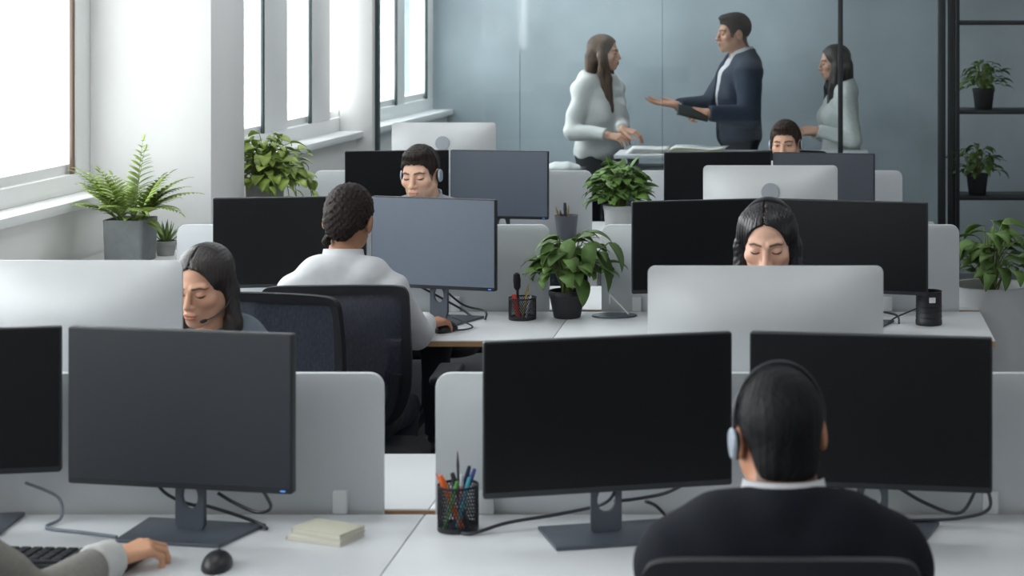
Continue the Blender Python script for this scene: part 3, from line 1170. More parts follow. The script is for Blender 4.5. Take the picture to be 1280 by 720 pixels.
# spans along the wall (local y ~ world Y)
wins = [(-2.6, -1.2), (-.8, .6), (1.0, 2.4), (2.8, 4.2), (4.6, 6.0), (6.5, 8.36), (8.66, 8.74), (9.55, 10.63), (10.98, 11.40), (11.72, 12.0), (12.14, 13.12), (13.28, 13.86)]
wl = []
for a, c in wins:
    wl.append((a * 1.003, c * 1.003))
ps = []
prev = -3.4
for a, c in wl:
    ps.append((prev, a))
    prev = c
ps.append((prev, 14.2))
piers(ps)
for i, (a, c) in enumerate(wl):
    window(i + 1, a, c, c - .02, M['brown_frame'] if i == 5 else M['dark_frame'])

# column
YC = 8.5
xa, xb = PX(127, YC) - .05, PX(264, YC)
b = MB()
b.box(((xa + xb) / 2, YC + .25, CEIL / 2), (xb - xa, .50, CEIL), bev=.004)
struct('wall_column', b, M['column'])
tag(bpy.data.objects['wall_column'], 'square white column standing against the window wall')
# return pier at the glass partition
YP = 12.0
b = MB()
b.box((PX(456, YP) - .03, YP - .04, CEIL / 2), (PX(468, YP) - PX(440, YP) + .06, .12, CEIL), bev=.004)
struct('wall_return', b, M['column'])

# glass partition of the meeting room
gp = empty('wall_glass', (0, YP, 0), 0, kind='structure')
gx = [PX(470, YP), PX(650, YP), PX(828, YP), PX(1050, YP), PX(1177, YP)]
for px, w in ((470.5, .034), (1050.5, .030), (1177, .045)):
    b = MB()
    b.box((PX(px, YP), 0, 1.45), (w, .06, 2.9), bev=.003)
    b.build('mullion', M['dark_frame'] if px < 600 else M['black_metal'], gp)
for z in (.03, 2.92):
    b = MB()
    b.box(((gx[0] + gx[-1]) / 2, 0, z), (gx[-1] - gx[0], .06, .06), bev=.003)
    b.build('rail', M['black_metal'], gp)
for a, c in zip(gx[:-1], gx[1:]):
    b = MB()
    b.box(((a + c) / 2, 0, 1.475), (c - a - .004, .012, 2.83))
    b.build('pane', M['glass'], gp)
for px in (650, 828):
    b = MB()
    b.box((PX(px, YP), 0, 1.475), (.005, .013, 2.83))
    b.build('glass_joint', M['joint'], gp)
b = MB()
b.box(((gx[0] + gx[-1]) / 2, YP, 3.03), (gx[-1] - gx[0] + .4, .10, .16))
struct('wall_glass_header', b, M['wall'])
# door post right of the partition
b = MB()
b.box((PX(1188, YP), YP + .02, 1.5), (.03, .05, 3.0), bev=.003)
struct('trim_3', b, M['black_metal'])


# ------------------------------------------------------------------ desks and screens
DX0, DXM, DX1 = -2.53, -.93, .67
ZD = .74


def desk(x0, x1, y0, y1, label, back_edge=False):
    r = empty('desk', ((x0 + x1) / 2, (y0 + y1) / 2, 0), 0, label, 'desk', 'white bench desks')
    w, d = x1 - x0 - .003, y1 - y0
    b = MB()
    b.box((0, 0, ZD - .011), (w, d, .022), bev=.002)
    b.build('desktop', M['desk'], r)
    for s in (-1, 1):
        b = MB()
        b.box((0, s * (d / 2 + .0015), ZD - .013), (w, .003, .018))
        b.build('edge_band', M['wood'], r)
    for s in (-1, 1):
        b = MB()
        b.box((s * (w / 2 - .10), 0, ZD - .045), (.04, d - .08, .04), bev=.004)
        b.build('crossbar', M['panel_edge'], r)
        for t in (-1, 1):
            b = MB()
            b.box((s * (w / 2 - .10), t * (d / 2 - .07), (ZD - .06) / 2), (.045, .045, ZD - .06), bev=.004)
            b.build('leg', M['panel_edge'], r)
    return r


rowdef = [(4.12, 4.835, 4.885, 5.46, 'front'), (7.2, 7.835, 7.885, 8.5, 'middle'), (9.45, 10.125, 10.175, 10.82, 'back')]
said = {
    ('front', 0, 0): 'front left white desk with the keyboard, mouse and cream notebooks on it',
    ('front', 0, 1): 'front right white desk before the person in the dark suit',
    ('front', 1, 0): 'white desk with the silver computer before the person in grey at left',
    ('front', 1, 1): 'white desk with the large silver computer before the person looking down at right',
    ('middle', 0, 0): 'white desk where the person in the white shirt is working',
    ('middle', 0, 1): 'white desk with the black-potted plant lamp base and dark bin cup on it',
    ('middle', 1, 0): 'white desk before the person with headphones',
    ('middle', 1, 1): 'white desk carrying the silver computer behind the middle right monitors',
    ('back', 0, 0): 'back left white desk under the two grey monitors',
    ('back', 0, 1): 'back right white desk under the two dark monitors',
    ('back', 1, 0): 'white desk with the farthest silver computer on it',
    ('back', 1, 1): 'white desk before the person looking over the farthest monitors',
}
said[('middle', 0, 1)] = 'white desk under the two black monitors in the middle right, dark pen cup on it'
for (a0, a1, c0, c1, nm) in rowdef:
    for side, (y0, y1) in enumerate(((a0, a1), (c0, c1))):
        for i, (x0, x1) in enumerate(((DX0, DXM), (DXM, DX1))):
            desk(x0, x1, y0, y1, said[(nm, side, i)])


def panel(x0, x1, Y, label, ztop=1.078, clamps=(.25, .75), r=.035):
    root = empty('desk_screen', ((x0 + x1) / 2, Y, ZD), 0, label, 'desk screen', 'white privacy screens on the desks')
    w = (x1 - x0) / 2
    b = MB()
    b.prism(rrect(-w, w, -.02, ztop - ZD, r, (0, 0, 1, 1)), -.010, .010, bev=.003)
    b.build('board', M['panel'], root)
    for t in clamps:
        b = MB()
        b.box((-w + 2 * w * t, -.014, .028), (.036, .030, .056), bev=.004)
        b.build('clamp', M['panel_edge'], root)
    return root


YF_, YM_, YB_ = 4.86, 7.86, 10.15
panel(-2.48, PX(480, YF_), YF_, 'white privacy screen behind the front left monitor', clamps=(.2, .93))
panel(PX(545, YF_), .588, YF_, 'white privacy screen behind the front right monitors', clamps=(.085, .55, .9))
panel(PX(222, YM_), PX(687, YM_), YM_, 'white privacy screen behind the monitors of the person in the white shirt', clamps=(.2, .75))
panel(PX(752, YM_), PX(1199, YM_), YM_, 'white privacy screen behind the middle right black monitors', clamps=(.10, .8))
panel(PX(393, YB_), PX(740, YB_), YB_, 'white privacy screen behind the back left monitors', clamps=(.2, .8))
panel(PX(797, YB_), PX(1128, YB_), YB_, 'white privacy screen behind the back right monitors', clamps=(.2, .8))


# ------------------------------------------------------------------ monitors
def holed_plate(b, w, z0, z1, hx, hz0, hz1, y0, y1, n=32):
    """upright plate with an oval hole, x in [-w,w], z in [z0,z1]"""
    cz = (hz0 + hz1) / 2
    outer, inner = [], []
    for i in range(n):
        a = 2 * math.pi * i / n + math.pi / n
        c, s = math.cos(a), math.sin(a)
        inner.append((hx * c, cz + (hz1 - hz0) / 2 * s))
        t = min(w / max(abs(c), 1e-6), (z1 - cz if s > 0 else cz - z0) / max(abs(s), 1e-6))
        outer.append((c * t, cz + s * t))
    V, Fc = [], []
    for y in (y0, y1):
        V += [(x, y, z) for x, z in outer] + [(x, y, z) for x, z in inner]
    for i in range(n):
        j = (i + 1) % n
        Fc.append((i, j, n + j, n + i))
        Fc.append((2 * n + j, 2 * n + i, 3 * n + i, 3 * n + j))
        Fc.append((j, i, 2 * n + i, 2 * n + j))
        Fc.append((n + i, n + j, 3 * n + j, 3 * n + i))
    b.raw(V, Fc)


def monitor(pl, pr, zt, zb, label, scr='screen', cable=None, led=True, base=True, face=1):
    """pl, pr: (px, Y) of the left and right edges as the screen is seen"""
    A = Vector((PX(pl[0], pl[1]), pl[1]))
    B = Vector((PX(pr[0], pr[1]), pr[1]))
    c = (A + B) / 2
    w = (B - A).length
    yaw = math.atan2(B.y - A.y, B.x - A.x)
    r = empty('monitor', (c.x, c.y, ZD), yaw, label, 'monitor', None)
    w2 = w / 2
    z0, z1 = zb - ZD, zt - ZD
    b = MB()
    b.prism(rrect(-w2, w2, z0, z1, .006), 0, .022, bev=.002)
    b.prism(rrect(-w2 * .62, w2 * .62, z0 + .05, z1 - .06, .02), .022, .045, bev=.006)
    b.build('housing', M['bezel'], r)
    b = MB()
    b.prism(rrect(-w2 + .004, w2 - .004, z0 + .014, z1 - .004, .003), -.0012, .002)
    b.build('screen', M[scr], r)
    b = MB()
    holed_plate(b, .036, .004, z0 + .16, .021, z0 - .060, z0 - .002, .050, .064)
    b.box((0, .048, z0 + .13), (.06, .03, .06), bev=.004)
    b.build('stand_neck', M['stand'], r)
    b = MB()
    b.prism([(-.128, -.075), (.128, -.075), (.150, .115), (-.150, .115)], 0, .009, mtx=Matrix(((1, 0, 0, 0), (0, 0, 1, .02), (0, 1, 0, 0), (0, 0, 0, 1))), bev=.002)
    b.build('stand_base', M['stand'], r)
    if led:
        b = MB()
        b.box((w2 - .022, -.0018, z0 + .007), (.012, .002, .0025))
        b.build('power_light', M['led'], r)
    if cable:
        for pts in cable:
            b = MB()
            b.tube(spline(pts, 7), .0042, 6)
            b.build('cable', M['cable'], r)
    return r


cabF = [[(-.10, .05, .13), (-.085, .10, .075), (-.04, .13, .045), (.0, .14, .04), (.12, .135, .012), (.17, .10, .006)],
        [(.19, .03, .12), (.185, .09, .06), (.13, .13, .035), (.06, .15, .05), (.02, .15, .07)]]
cabG = [[(.02, .05, .10), (.0, .12, .055), (-.10, .15, .03), (-.22, .14, .02), (-.30, .12, .006), (-.33, .14, .004)],
        [(.20, .04, .12), (.15, .11, .075), (.08, .13, .06), (.03, .14, .055)],
        [(.10, .10, .06), (.13, .13, .04), (.16, .12, .008)]]
cabH = [[(.04, .05, .12), (.12, .10, .06), (.2, .12, .035), (.24, .11, .10)], [(.26, .04, .14), (.27, .12, .05), (.2, .13, .02), (.08, .12, .012)],
        [(-.12, .05, .13), (-.06, .12, .07), (.0, .13, .05)]]
cabM = [[(-.09, .05, .13), (-.04, .12, .08), (.06, .13, .03), (.12, .10, .006)], [(.02, .05, .12), (.07, .12, .05), (.16, .12, .03), (.18, .08, .006)]]
monitor((-215, 4.62), (76, 4.713), 1.215, .872, 'black monitor at the left edge beside the front left monitor', 'screen', led=False)
monitor((85, 4.672), (365, 4.565), 1.222, .856, 'charcoal front left monitor above the keyboard and mouse', 'screen_b', cabF)
monitor((604, 4.533), (915, 4.669), 1.2095, .853, 'large black front monitor beside the mesh pen cup', 'screen', cabG, led=False)
monitor((937, 4.669), (1240, 4.585), 1.21, .853, 'large black front monitor hidden partly by the head of the person in the suit', 'screen', cabH, led=False)
monitor((266, 7.58), (458, 7.66), 1.211, .868, 'black monitor left of the person in the white shirt', 'screen', cabM, led=False)
monitor((464, 7.66), (619, 7.52), 1.211, .866, 'slate grey monitor right of the person in the white shirt', 'screen_c', cabM)
monitor((790, 7.46), (958, 7.57), 1.211, .866, 'black middle monitor left of the person looking down', 'screen', cabM, led=False)
monitor((962, 7.57), (1159, 7.42), 1.211, .866, 'black middle monitor right of the person looking down', 'screen', cabM, led=False)
monitor((431, 9.72), (561, 9.80), 1.211, .878, 'black back monitor behind the person with headphones', 'screen', led=False)
monitor((563, 9.80), (685, 9.72), 1.211, .878, 'slate grey back monitor right of the person with headphones', 'screen_c', cabM)
monitor((830, 9.72), (964, 9.79), 1.205, .875, 'black back monitor left of the half hidden person', 'screen', led=False)
monitor((966, 9.79), (1093, 9.70), 1.200, .872, 'dusky grey back monitor under the half hidden person', 'screen_d', led=False)


# ------------------------------------------------------------------ all-in-one silver computers seen from behind
def computer(px0, px1, Y, zt, label, emblem=False, yaw=0):
    cx = (PX(px0, Y) + PX(px1, Y)) / 2
    w = PX(px1, Y) - PX(px0, Y)
    r = empty('desktop_computer', (cx, Y, ZD), R(yaw), label, 'computer', 'silver all-in-one computers seen from behind')
    z1 = zt - ZD
    z0 = z1 - w * .70
    cz = (z0 + z1) / 2
    ol0 = rrect(-w / 2, w / 2, z0, z1, .018, n=6)
    ol = []
    for i in range(len(ol0)):
        a, c = Vector(ol0[i]), Vector(ol0[(i + 1) % len(ol0)])
        kk = max(1, int((c - a).length / .02))
        ol += [tuple(a.lerp(c, j / kk)) for j in range(kk)]
    n = len(ol)
    V, Fc = [], []
    ss = [1, .985, .96, .93, .89, .84, .78, .7, .6, .5, .4, .3, .2, .1]
    hh = (z1 - z0) / 2
    dep = lambda x, z: .008 + .046 * max(0, (1 - abs(x / (w / 2)) ** 2.4) * (1 - abs((z - cz) / hh) ** 2.4))
    V += [(x, .0, z) for x, z in ol]                              # screen side rim
    for s in ss:
        V += [(x * s, -dep(x * s, cz + (z - cz) * s), cz + (z - cz) * s) for x, z in ol]
    V.append((0, -dep(0, cz), cz))
    m = len(ss) + 1
    for i in range(m - 1):
        for j in range(n):
            k = (j + 1) % n
            Fc.append((i * n + j, i * n + k, (i + 1) * n + k, (i + 1) * n + j))
    for j in range(n):
        Fc.append(((m - 1) * n + j, (m - 1) * n + (j + 1) % n, m * n))
    Fc.append(tuple(range(n))[::-1])
    b = MB()
    b.raw(V, Fc)
    bmesh.ops.recalc_face_normals(b.bm, faces=b.bm.faces)
    b.build('housing', M['alu'], r, angle=50)
    b = MB()
    b.prism(rrect(-w / 2 + .003, w / 2 - .003, z0 + w * .11, z1 - .003, .012), .0, .003)
    b.build('screen', M['screen'], r)
    b = MB()
    pr = [(-.055, .0), (-.055, .004), (-.050, .010), (-.045, .06), (-.045, .20), (-.040, .21), (-.036, .20), (-.036, .06), (-.030, .004), (.10, .004), (.10, 0)]
    mt = Matrix(((0, 1, 0, 0), (1, 0, 0, -.035), (0, 0, 1, 0), (0, 0, 0, 1)))
    b.prism([(x - .02, z) for x, z in pr], -.09, .09, mtx=mt, bev=.0015)
    b.build('stand', M['alu'], r)
    if emblem:
        b = MB()
        ez = z1 - .105
        sl_ = math.degrees(math.atan((dep(0, ez - .01) - dep(0, ez + .01)) / .02))
        b.lathe([(0, .0035), (.036, .0035), (.0375, .002), (.0375, -.02), (0, -.02)], 36, Matrix.Translation((0, -dep(0, ez) - .001, ez)) @ Matrix.Rotation(R(90 - sl_), 4, 'X'))
        b.build('emblem', M['emblem'], r)
    return r


computer(229 - 300, 229, 5.23, 1.30, 'silver all-in-one computer at the left edge before the person in grey')
computer(810, 1104, 5.15, 1.297, 'large silver all-in-one computer before the person looking down at right')
computer(879, 1047, 8.2, 1.28, 'silver all-in-one computer with round emblem rising behind the middle right monitors', True)
computer(490, 620, 10.5, 1.297, 'silver all-in-one computer with round emblem behind the person with headphones', True)


# ------------------------------------------------------------------ chairs
def make_chair(meshmat):
    r = empty('office_chair', (0, 0, 0))
    # outline of the back in (x,z), the back plane leans and curves in depth
    def depth(x, z):
        t = (z - .56) / .5
        return -.235 - .05 * t - .05 * math.sin(max(0, min(1, t)) * math.pi) * .8 + .9 * x * x * .35
    ol = [(-.205, 1.056), (0, 1.062), (.205, 1.056), (.230, 1.038), (.236, 1.0), (.243, .90), (.246, .80), (.240, .72), (.215, .65), (.16, .600), (.08, .580), (0, .576)]
    ol = ol + [(-x, z) for x, z in ol[-2:4 - 1:-1]] + [(-.236, 1.0), (-.230, 1.038)]
    # clean loop
    half = [(0, 1.062), (.12, 1.061), (.205, 1.056), (.230, 1.038), (.237, 1.0), (.243, .90), (.246, .80), (.240, .72), (.215, .65), (.16, .600), (.08, .580), (0, .576)]
    loop = half + [(-x, z) for x, z in half[-2:0:-1]]
    pts = spline([(x, 0, z) for x, z in loop] + [(loop[0][0], 0, loop[0][1])], 5)[:-1]
    n = len(pts)
    V, Fc = [], []
    prof = [(0, -.014), (0, .014), (.030, .011), (.030, -.011)]
    for p in pts:
        d = Vector((p.x, 0, p.z - .82))
        u = d.normalized()
        for s, t in prof:
            x, z = p.x - u.x * s, p.z - u.z * s
            V.append((x, depth(x, z) + t, z))
    for i in range(n):
        j = (i + 1) % n
        for a in range(4):
            c = (a + 1) % 4
            Fc.append((i * 4 + a, j * 4 + a, j * 4 + c, i * 4 + c))
    b = MB()
    b.raw(V, Fc)
    bmesh.ops.recalc_face_normals(b.bm, faces=b.bm.faces)
    b.build('backrest_frame', M['chair_frame'], r)
    V, Fc = [], []
    ss = [.93, .8, .6, .4, .2]
    for s in ss:
        for p in pts:
            x, z = p.x * s, .82 + (p.z - .82) * s
            V.append((x, depth(x, z), z))
    V.append((0, depth(0, .82), .82))
    for i in range(len(ss) - 1):
        for j in range(n):
            k = (j + 1) % n
            Fc.append((i * n + j, i * n + k, (i + 1) * n + k, (i + 1) * n + j))
    for j in range(n):
        Fc.append(((len(ss) - 1) * n + j, (len(ss) - 1) * n + (j + 1) % n, len(ss) * n))
    b = MB()
    b.raw(V, Fc)
    b.build('backrest_mesh', meshmat, r)
    # lumbar bar
    b = MB()
    b.tube([(x, depth(x, .74) + .012, .74 + .02 * math.cos(x * 6)) for x in np.linspace(-.2, .2, 9)], .012, 8)
    b.build('lumbar_bar', M['chair_frame'], r)
    # bracket from the seat to the back: a loop seen behind the lower back
    b = MB()
    b.tube(spline([(0, .02, .40), (0, -.20, .40), (0, -.30, .46), (0, -.315, .58), (0, -.30, .70)], 6), [.03] * 9 + [.026] * 8 + [.02] * 8, 10)
    b.tube(spline([(-.20, depth(-.20, .74) - .02, .78), (-.17, -.30, .66), (-.09, -.32, .59), (0, -.325, .575), (.09, -.32, .59), (.17, -.30, .66), (.20, depth(.2, .74) - .02, .78)], 6), .017, 8)
    b.build('back_bracket', M['chair_frame'], r)
    b = MB()
    V, Fc = [], []
    nn = 12
    ol2 = rrect(-.245, .245, -.22, .26, .09)
    m_ = len(ol2)
    for s, z in ((.90, .405), (1.0, .415), (1.0, .445), (.94, .463), (.6, .468), (.25, .464)):
        V += [(x * s, .02 + (y - .02) * s, z) for x, y in ol2]
    for i in range(5):
        for j in range(m_):
            k = (j + 1) % m_
            Fc.append((i * m_ + j, i * m_ + k, (i + 1) * m_ + k, (i + 1) * m_ + j))
    Fc.append(tuple(range(m_))[::-1])
    Fc.append(tuple(range(5 * m_, 6 * m_)))
    b.raw(V, Fc)
    bmesh.ops.recalc_face_normals(b.bm, faces=b.bm.faces)
    b.build('seat', M['chair_seat'], r)
    for s in (-1, 1):
        b = MB()
        b.tube(spline([(s * .18, -.02, .395), (s * .29, -.03, .41), (s * .320, -.03, .52), (s * .318, -.01, .700)], 5), .017, 8)
        a = b.build('armrest', M['chair_frame'], r)
        b = MB()
        b.box((s * .318, .03, .715), (.090, .26, .032), bev=.014, seg=3)
        b.build('armrest_pad', M['chair_frame'], a)
    b = MB()
    b.lathe([(0, .09), (.028, .09), (.028, .26), (.02, .26), (.02, .40), (0, .40)], 16)
    b.box((0, 0, .392), (.22, .26, .03), bev=.008)
    b.build('gas_column', M['chair_frame'], r)
    for i in range(5):
        a = 2 * math.pi * i / 5 + .3
        b = MB()
        b.tube([(.02 * math.cos(a), .02 * math.sin(a), .115), (.2 * math.cos(a), .2 * math.sin(a), .095), (.31 * math.cos(a), .31 * math.sin(a), .078)], [.024, .018, .014], 8)
        b.build('base_arm', M['chair_frame'], r)
        b = MB()
        for o in (-.012, .012):
            mt = Matrix.Translation((.31 * math.cos(a) - math.sin(a) * o, .31 * math.sin(a) + math.cos(a) * o, .030)) @ Matrix.Rotation(a, 4, 'Z') @ Matrix.Rotation(R(90), 4, 'X')
            b.lathe([(0, -.008), (.024, -.008), (.0295, -.004), (.0295, .004), (.024, .008), (0, .008)], 16, mt)
        b.tube([(.31 * math.cos(a), .31 * math.sin(a), .03), (.31 * math.cos(a), .31 * math.sin(a), .085)], .007, 8)
        b.build('caster', M['black'], r)
    return r


chair0 = make_chair(M['chair_mesh'])
chairs = []


def place_chair(x, y, facing, label, blue=False):
    c = chair0 if not chairs else copy_tree(chair0)
    chairs.append(c)
    c.location = (x, y, 0)
    c.rotation_euler = (0, 0, R(facing))
    tag(c, label, 'chair', 'mesh-back office chairs')
    if blue:
        for ch in c.children:
            if ch.name.startswith('backrest_mesh'):
                ch.data = ch.data.copy()
                ch.data.materials[0] = M['chair_mesh_blue']
    return c




# ------------------------------------------------------------------ people
def sk(r, g, b):
    return lin(r, g, b)


# man in the dark suit, seen from behind
ax, ay = PX(980, 3.7), 3.60
place_chair(ax, ay + .02, 0, 'black chair whose top edge shows behind the person in the dark suit')
person('person in a dark suit and headset seen from behind before two black monitors', ax, ay, 0, 'm', 1.02, .450, 5, (16, 4, -2),
       arms=dict(R=dict(w=(.20, .54, .785), f=(-.2, 1, -.1), d=(0, .1, 1)), L=dict(w=(-.20, .54, .785), f=(.2, 1, -.1), d=(0, .1, 1))),
       hair='buzz', hairmat='hair_raven', skin=sk(196, 142, 114), top='suit', topmat='suit', vox=.006, headset=True,
       headset_label='dark headset with one silver ear cup on the person in the dark suit', cups='L', mic=False, nk=.012)

# person at the left whose hand rests on the keyboard
place_chair(-1.90, 3.90, 0, 'black mesh-back chair of the person whose arm shows at the keyboard')
person('person in taupe sweater reaching to the black keyboard with one hand', -1.90, 3.88, 0, 'm', .98, .45, 9, (0, 12, 0),
       arms=dict(R=dict(W=(PX(136, 4.33), 4.33, .774), f=(.62, .68, .12), d=(-.15, -.25, 1), pose='point', pole=(.25, -.5, -1)),
                 L=dict(w=(-.12, .50, .79), f=(.25, 1, -.12), d=(0, .1, 1))),
       hair='short', hairmat='hair_dark', skin=sk(214, 168, 138), top='knit', topmat='beige_top', vox=.006, cuffs='R', adil=.008, ccut=.007)

# woman in grey at the left
lx, ly = PX(267, 5.85), 5.92
place_chair(lx + .01, ly + .02, 168, 'dark blue mesh-back chair of the person in grey', True)
person('person in a grey top and headset looking down behind the left silver computer', lx, ly, 171, 'f', .96, .432, 7, (-5, 14, -3),
       hair='tuck', hairmat='hair_darkbrown', skin=sk(212, 164, 138), top='knit', topmat='grey_top', headset=True, mirror_mic=False, cups='', band=.95,
       headset_label='dark headset with a microphone on the person in grey', face=dict(eyes='down'))

# woman with the hair bun, from behind
dx, dy = PX(435, 6.88), 6.75
place_chair(PX(432, 6.6), 6.66, 3, 'black mesh-back chair under the person in the white shirt')
person('person in a white shirt working at a mouse with back turned to us', dx, dy, 0, 'f', 1.02, .447, 8, (-6, 2, 5),
       arms=dict(R=dict(W=(PX(532, 7.27), 7.27, .785), f=(.42, .9, .02), d=(.1, .1, 1), pose='mouse', pole=(.55, -.35, -1.2)),
                 L=dict(w=(-.16, .50, .79), f=(.25, 1, -.12), d=(0, .1, 1))),
       hair='bun', hairmat='hair_curl', skin=sk(176, 128, 102), top='shirt', topmat='shirt_w', vox=.006, headset=False, adil=.008)

# man with headphones facing us
ex, ey = PX(527, 8.85), 8.97
place_chair(ex, ey + .02, 180, 'black mesh-back chair of the person with headphones').scale.z = .95
person('person in a grey shirt and headphones facing us above the slate grey monitor', ex, ey, 180, 'm', 1.02, .425, 6, (-12, 8, 2),
       arms=dict(R=dict(w=(.14, .50, .79), f=(-.25, 1, -.12), d=(0, .1, 1)), L=dict(w=(-.14, .50, .79), f=(.25, 1, -.12), d=(0, .1, 1))),
       hair='short', hairmat='hair_dark', skin=sk(226, 184, 160), top='shirt', topmat='grey_shirt', face=dict(eyes='down', stubble=True), headset=True, mic=False,
       cups='LR', headset_label='silver headphones on the person above the slate grey monitor')

# woman with long dark hair at the right
fx, fy = PX(961, 6.1), 6.18
place_chair(fx, fy + .02, 180, 'black mesh-back chair of the person looking down at right')
person('person with lowered face looking down behind the large right silver computer', fx, fy, 180, 'f', 1.04, .468, 7, (-3, 15, 0),
       arms=dict(R=dict(w=(.10, .36, .70), f=(-.5, 1, 0), d=(0, 0, 1), pose='relax'), L=dict(w=(-.10, .36, .70), f=(.5, 1, 0), d=(0, 0, 1), pose='relax')),
       hair='long', hairmat='hair_black', skin=sk(222, 178, 156), top='shirt', topmat='blouse', headset=True, cups='R', mic=False, band=.97,
       headset_label='slim dark headset on the person looking down at right')

# man half hidden by the farthest monitors
gx_, gy_ = PX(984, 11.2), 11.28
place_chair(gx_, gy_ + .02, 180, 'black mesh-back chair of the person half hidden by the farthest monitors')
person('person whose forehead and eyes show just above the farthest dusky monitor', gx_, gy_, 180, 'm', 1.04, .360, 6, (-10, 4, 2),
       arms=dict(R=dict(w=(.14, .50, .79), f=(-.25, 1, -.12), d=(0, .1, 1)), L=dict(w=(-.14, .50, .79), f=(.25, 1, -.12), d=(0, .1, 1))),
       hair='short', hairmat='hair_brown', skin=sk(222, 178, 152), top='shirt', topmat='shirt_w', face=dict(eyes='open'), headset=True, hvox=.0034, vox=.011, hands=False, mic=False,
       headset_label='dark headphones on the person half hidden by the farthest monitors')

# standing: woman with long brown hair
person('person standing in a white blouse and dark trousers, hands before the waist', PX(748, 12.9), 12.9, 232, 'f', .985, None, 1, (34, 2, 0),
       arms=dict(R=dict(W=P(758, 169, 12.62), f=(.9, -.15, -.12), d=(.1, -.5, .8), pose='relax', pole=(.5, -.7, -.6)),
                 L=dict(W=P(778, 161, 12.66), f=(.92, -.2, -.22), d=(.2, -.3, .9), pose='relax', pole=(-.6, -.4, -.8))),
       hair='long_front', hairmat='hair_chestnut', skin=sk(214, 172, 148), top='vblouse', topmat='blouse', hvox=.0034, adil=.010, vox=.007)

# standing: man in a dark blazer, arm out
mx_, my_ = PX(924, 12.95), 12.95
person('person standing in a dark navy blazer gesturing with an open palm', mx_, my_, 108, 'm', 1.07, None, 0, (0, 2, 0),
       arms=dict(R=dict(W=P(847, 132, 12.80), f=(-1, 0, .16), d=(.1, .25, -1), pose='open', pole=(.2, -.6, -1)),
                 L=dict(W=P(886, 142, 12.52), f=(-1, .12, .02), d=(-.1, -.8, .55), pose='hold', pole=(-.5, -.5, -1))),
       hair='short', hairmat='hair_dark', skin=sk(190, 146, 122), top='suit', topmat='blazer', hvox=.0034, vox=.008)
b = MB()
tb = empty('tablet', P(866, 141, 12.49), R(6), 'black tablet held by the person in the navy blazer', 'tablet')
b.box((0, 0, 0), (.20, .15, .010), bev=.004)
b.build('case', M['black'], tb)
b = MB()
b.box((0, 0, .0055), (.18, .13, .001))
b.build('screen', M['screen'], tb)
tb.rotation_euler = (R(22), R(14), R(6))

# standing: second woman, right
person('person standing in a pale knit sweater behind the black glass mullion', PX(1052, 12.8), 12.8, 100, 'f', .95, None, 1, (-2, 6, 0),
       arms=dict(R=dict(W=P(1018, 166, 12.82), f=(-1, 0, .05), d=(0, .5, .8), pose='relax', pole=(.3, -.7, -.8)),
                 L=dict(W=P(1022, 163, 12.60), f=(-1, .15, .0), d=(0, -.6, .7), pose='relax', pole=(-.3, -.8, -.6))),
       hair='long_front', hairmat='hair_darkbrown', skin=sk(206, 164, 142), top='knit', topmat='knit', hvox=.0034, strand=.42, adil=.010, vox=.007)


# ------------------------------------------------------------------ plants
def leaf(V, Fc, base, d, L, W, droop, shape='heart', fold=.25, n=7, twist=0):
    d = Vector(d).normalized()
    side = d.cross(Vector((0, 0, 1)))
    if side.length < .05:
        side = Vector((1, 0, 0))
    side.normalize()
    side = Matrix.Rotation(twist, 3, d) @ side
    p = Vector(base)
    i0 = len(V)
    ax = side.copy()
    step = L / n
    for i in range(n + 1):
        t = i / n
        if shape == 'heart':
            w = W * .5 * (math.sin(math.pi * min(1, t ** .62)) ** .75 if 0 < t < 1 else 0) * (1.05 - .15 * t)
            if i == 0:
                w = W * .10
        elif shape == 'lance':
            w = W * .5 * math.sin(math.pi * (.06 + .94 * t)) ** .8
        else:
            w = W * .5 * (1 - t) ** .7 * (.7 + .3 * math.sin(math.pi * t))
        w = max(w, .0006)
        up = ax.cross(d).normalized()
        V.append(p + ax * w + up * (w * fold))
        V.append(p + Vector((0, 0, 0)))
        V.append(p - ax * w + up * (w * fold))
        d = (Matrix.Rotation(-droop / n, 3, ax) @ d)
        p = p + d * step
    for i in range(n):
        a = i0 + i * 3
        Fc.append((a, a + 1, a + 4, a + 3))
        Fc.append((a + 1, a + 2, a + 5, a + 4))


def build_plant(root, leaves, stems, leafmat, stemmat=None):
    V, Fc = leaves
    b = MB()
    b.raw(V, Fc)
    fo = b.build('foliage', leafmat, root, angle=80)
    sm = fo.modifiers.new('thickness', 'SOLIDIFY')
    sm.thickness = .0008
    if stems:
        b = MB()
        for pts, r in stems:
            b.tube(pts, r, 6)
        b.build('stems', stemmat or M['stem'], root)


def round_pot(root, r0, r1, h, m, rim=.006, wall=.005):
    b = MB()
    b.lathe([(0, 0), (r0 * .94, 0), (r0, .004), (r1 - .002, h - .02), (r1 + rim * .3, h - .018), (r1 + rim * .3, h - .003), (r1, h), (r1 - wall, h), (r1 - wall, h - .02), (0, h - .02)], 36)
    b.build('pot', m, root, angle=50)
    b = MB()
    b.lathe([(0, h - .012), (r1 * .5, h - .010), (r1 - wall - .001, h - .016), (r1 - wall - .001, h - .022), (0, h - .022)], 24)
    b.build('soil', M['soil'], root)


def vdir(az, el):
    return Vector((math.cos(R(az)) * math.cos(R(el)), math.sin(R(az)) * math.cos(R(el)), math.sin(R(el))))


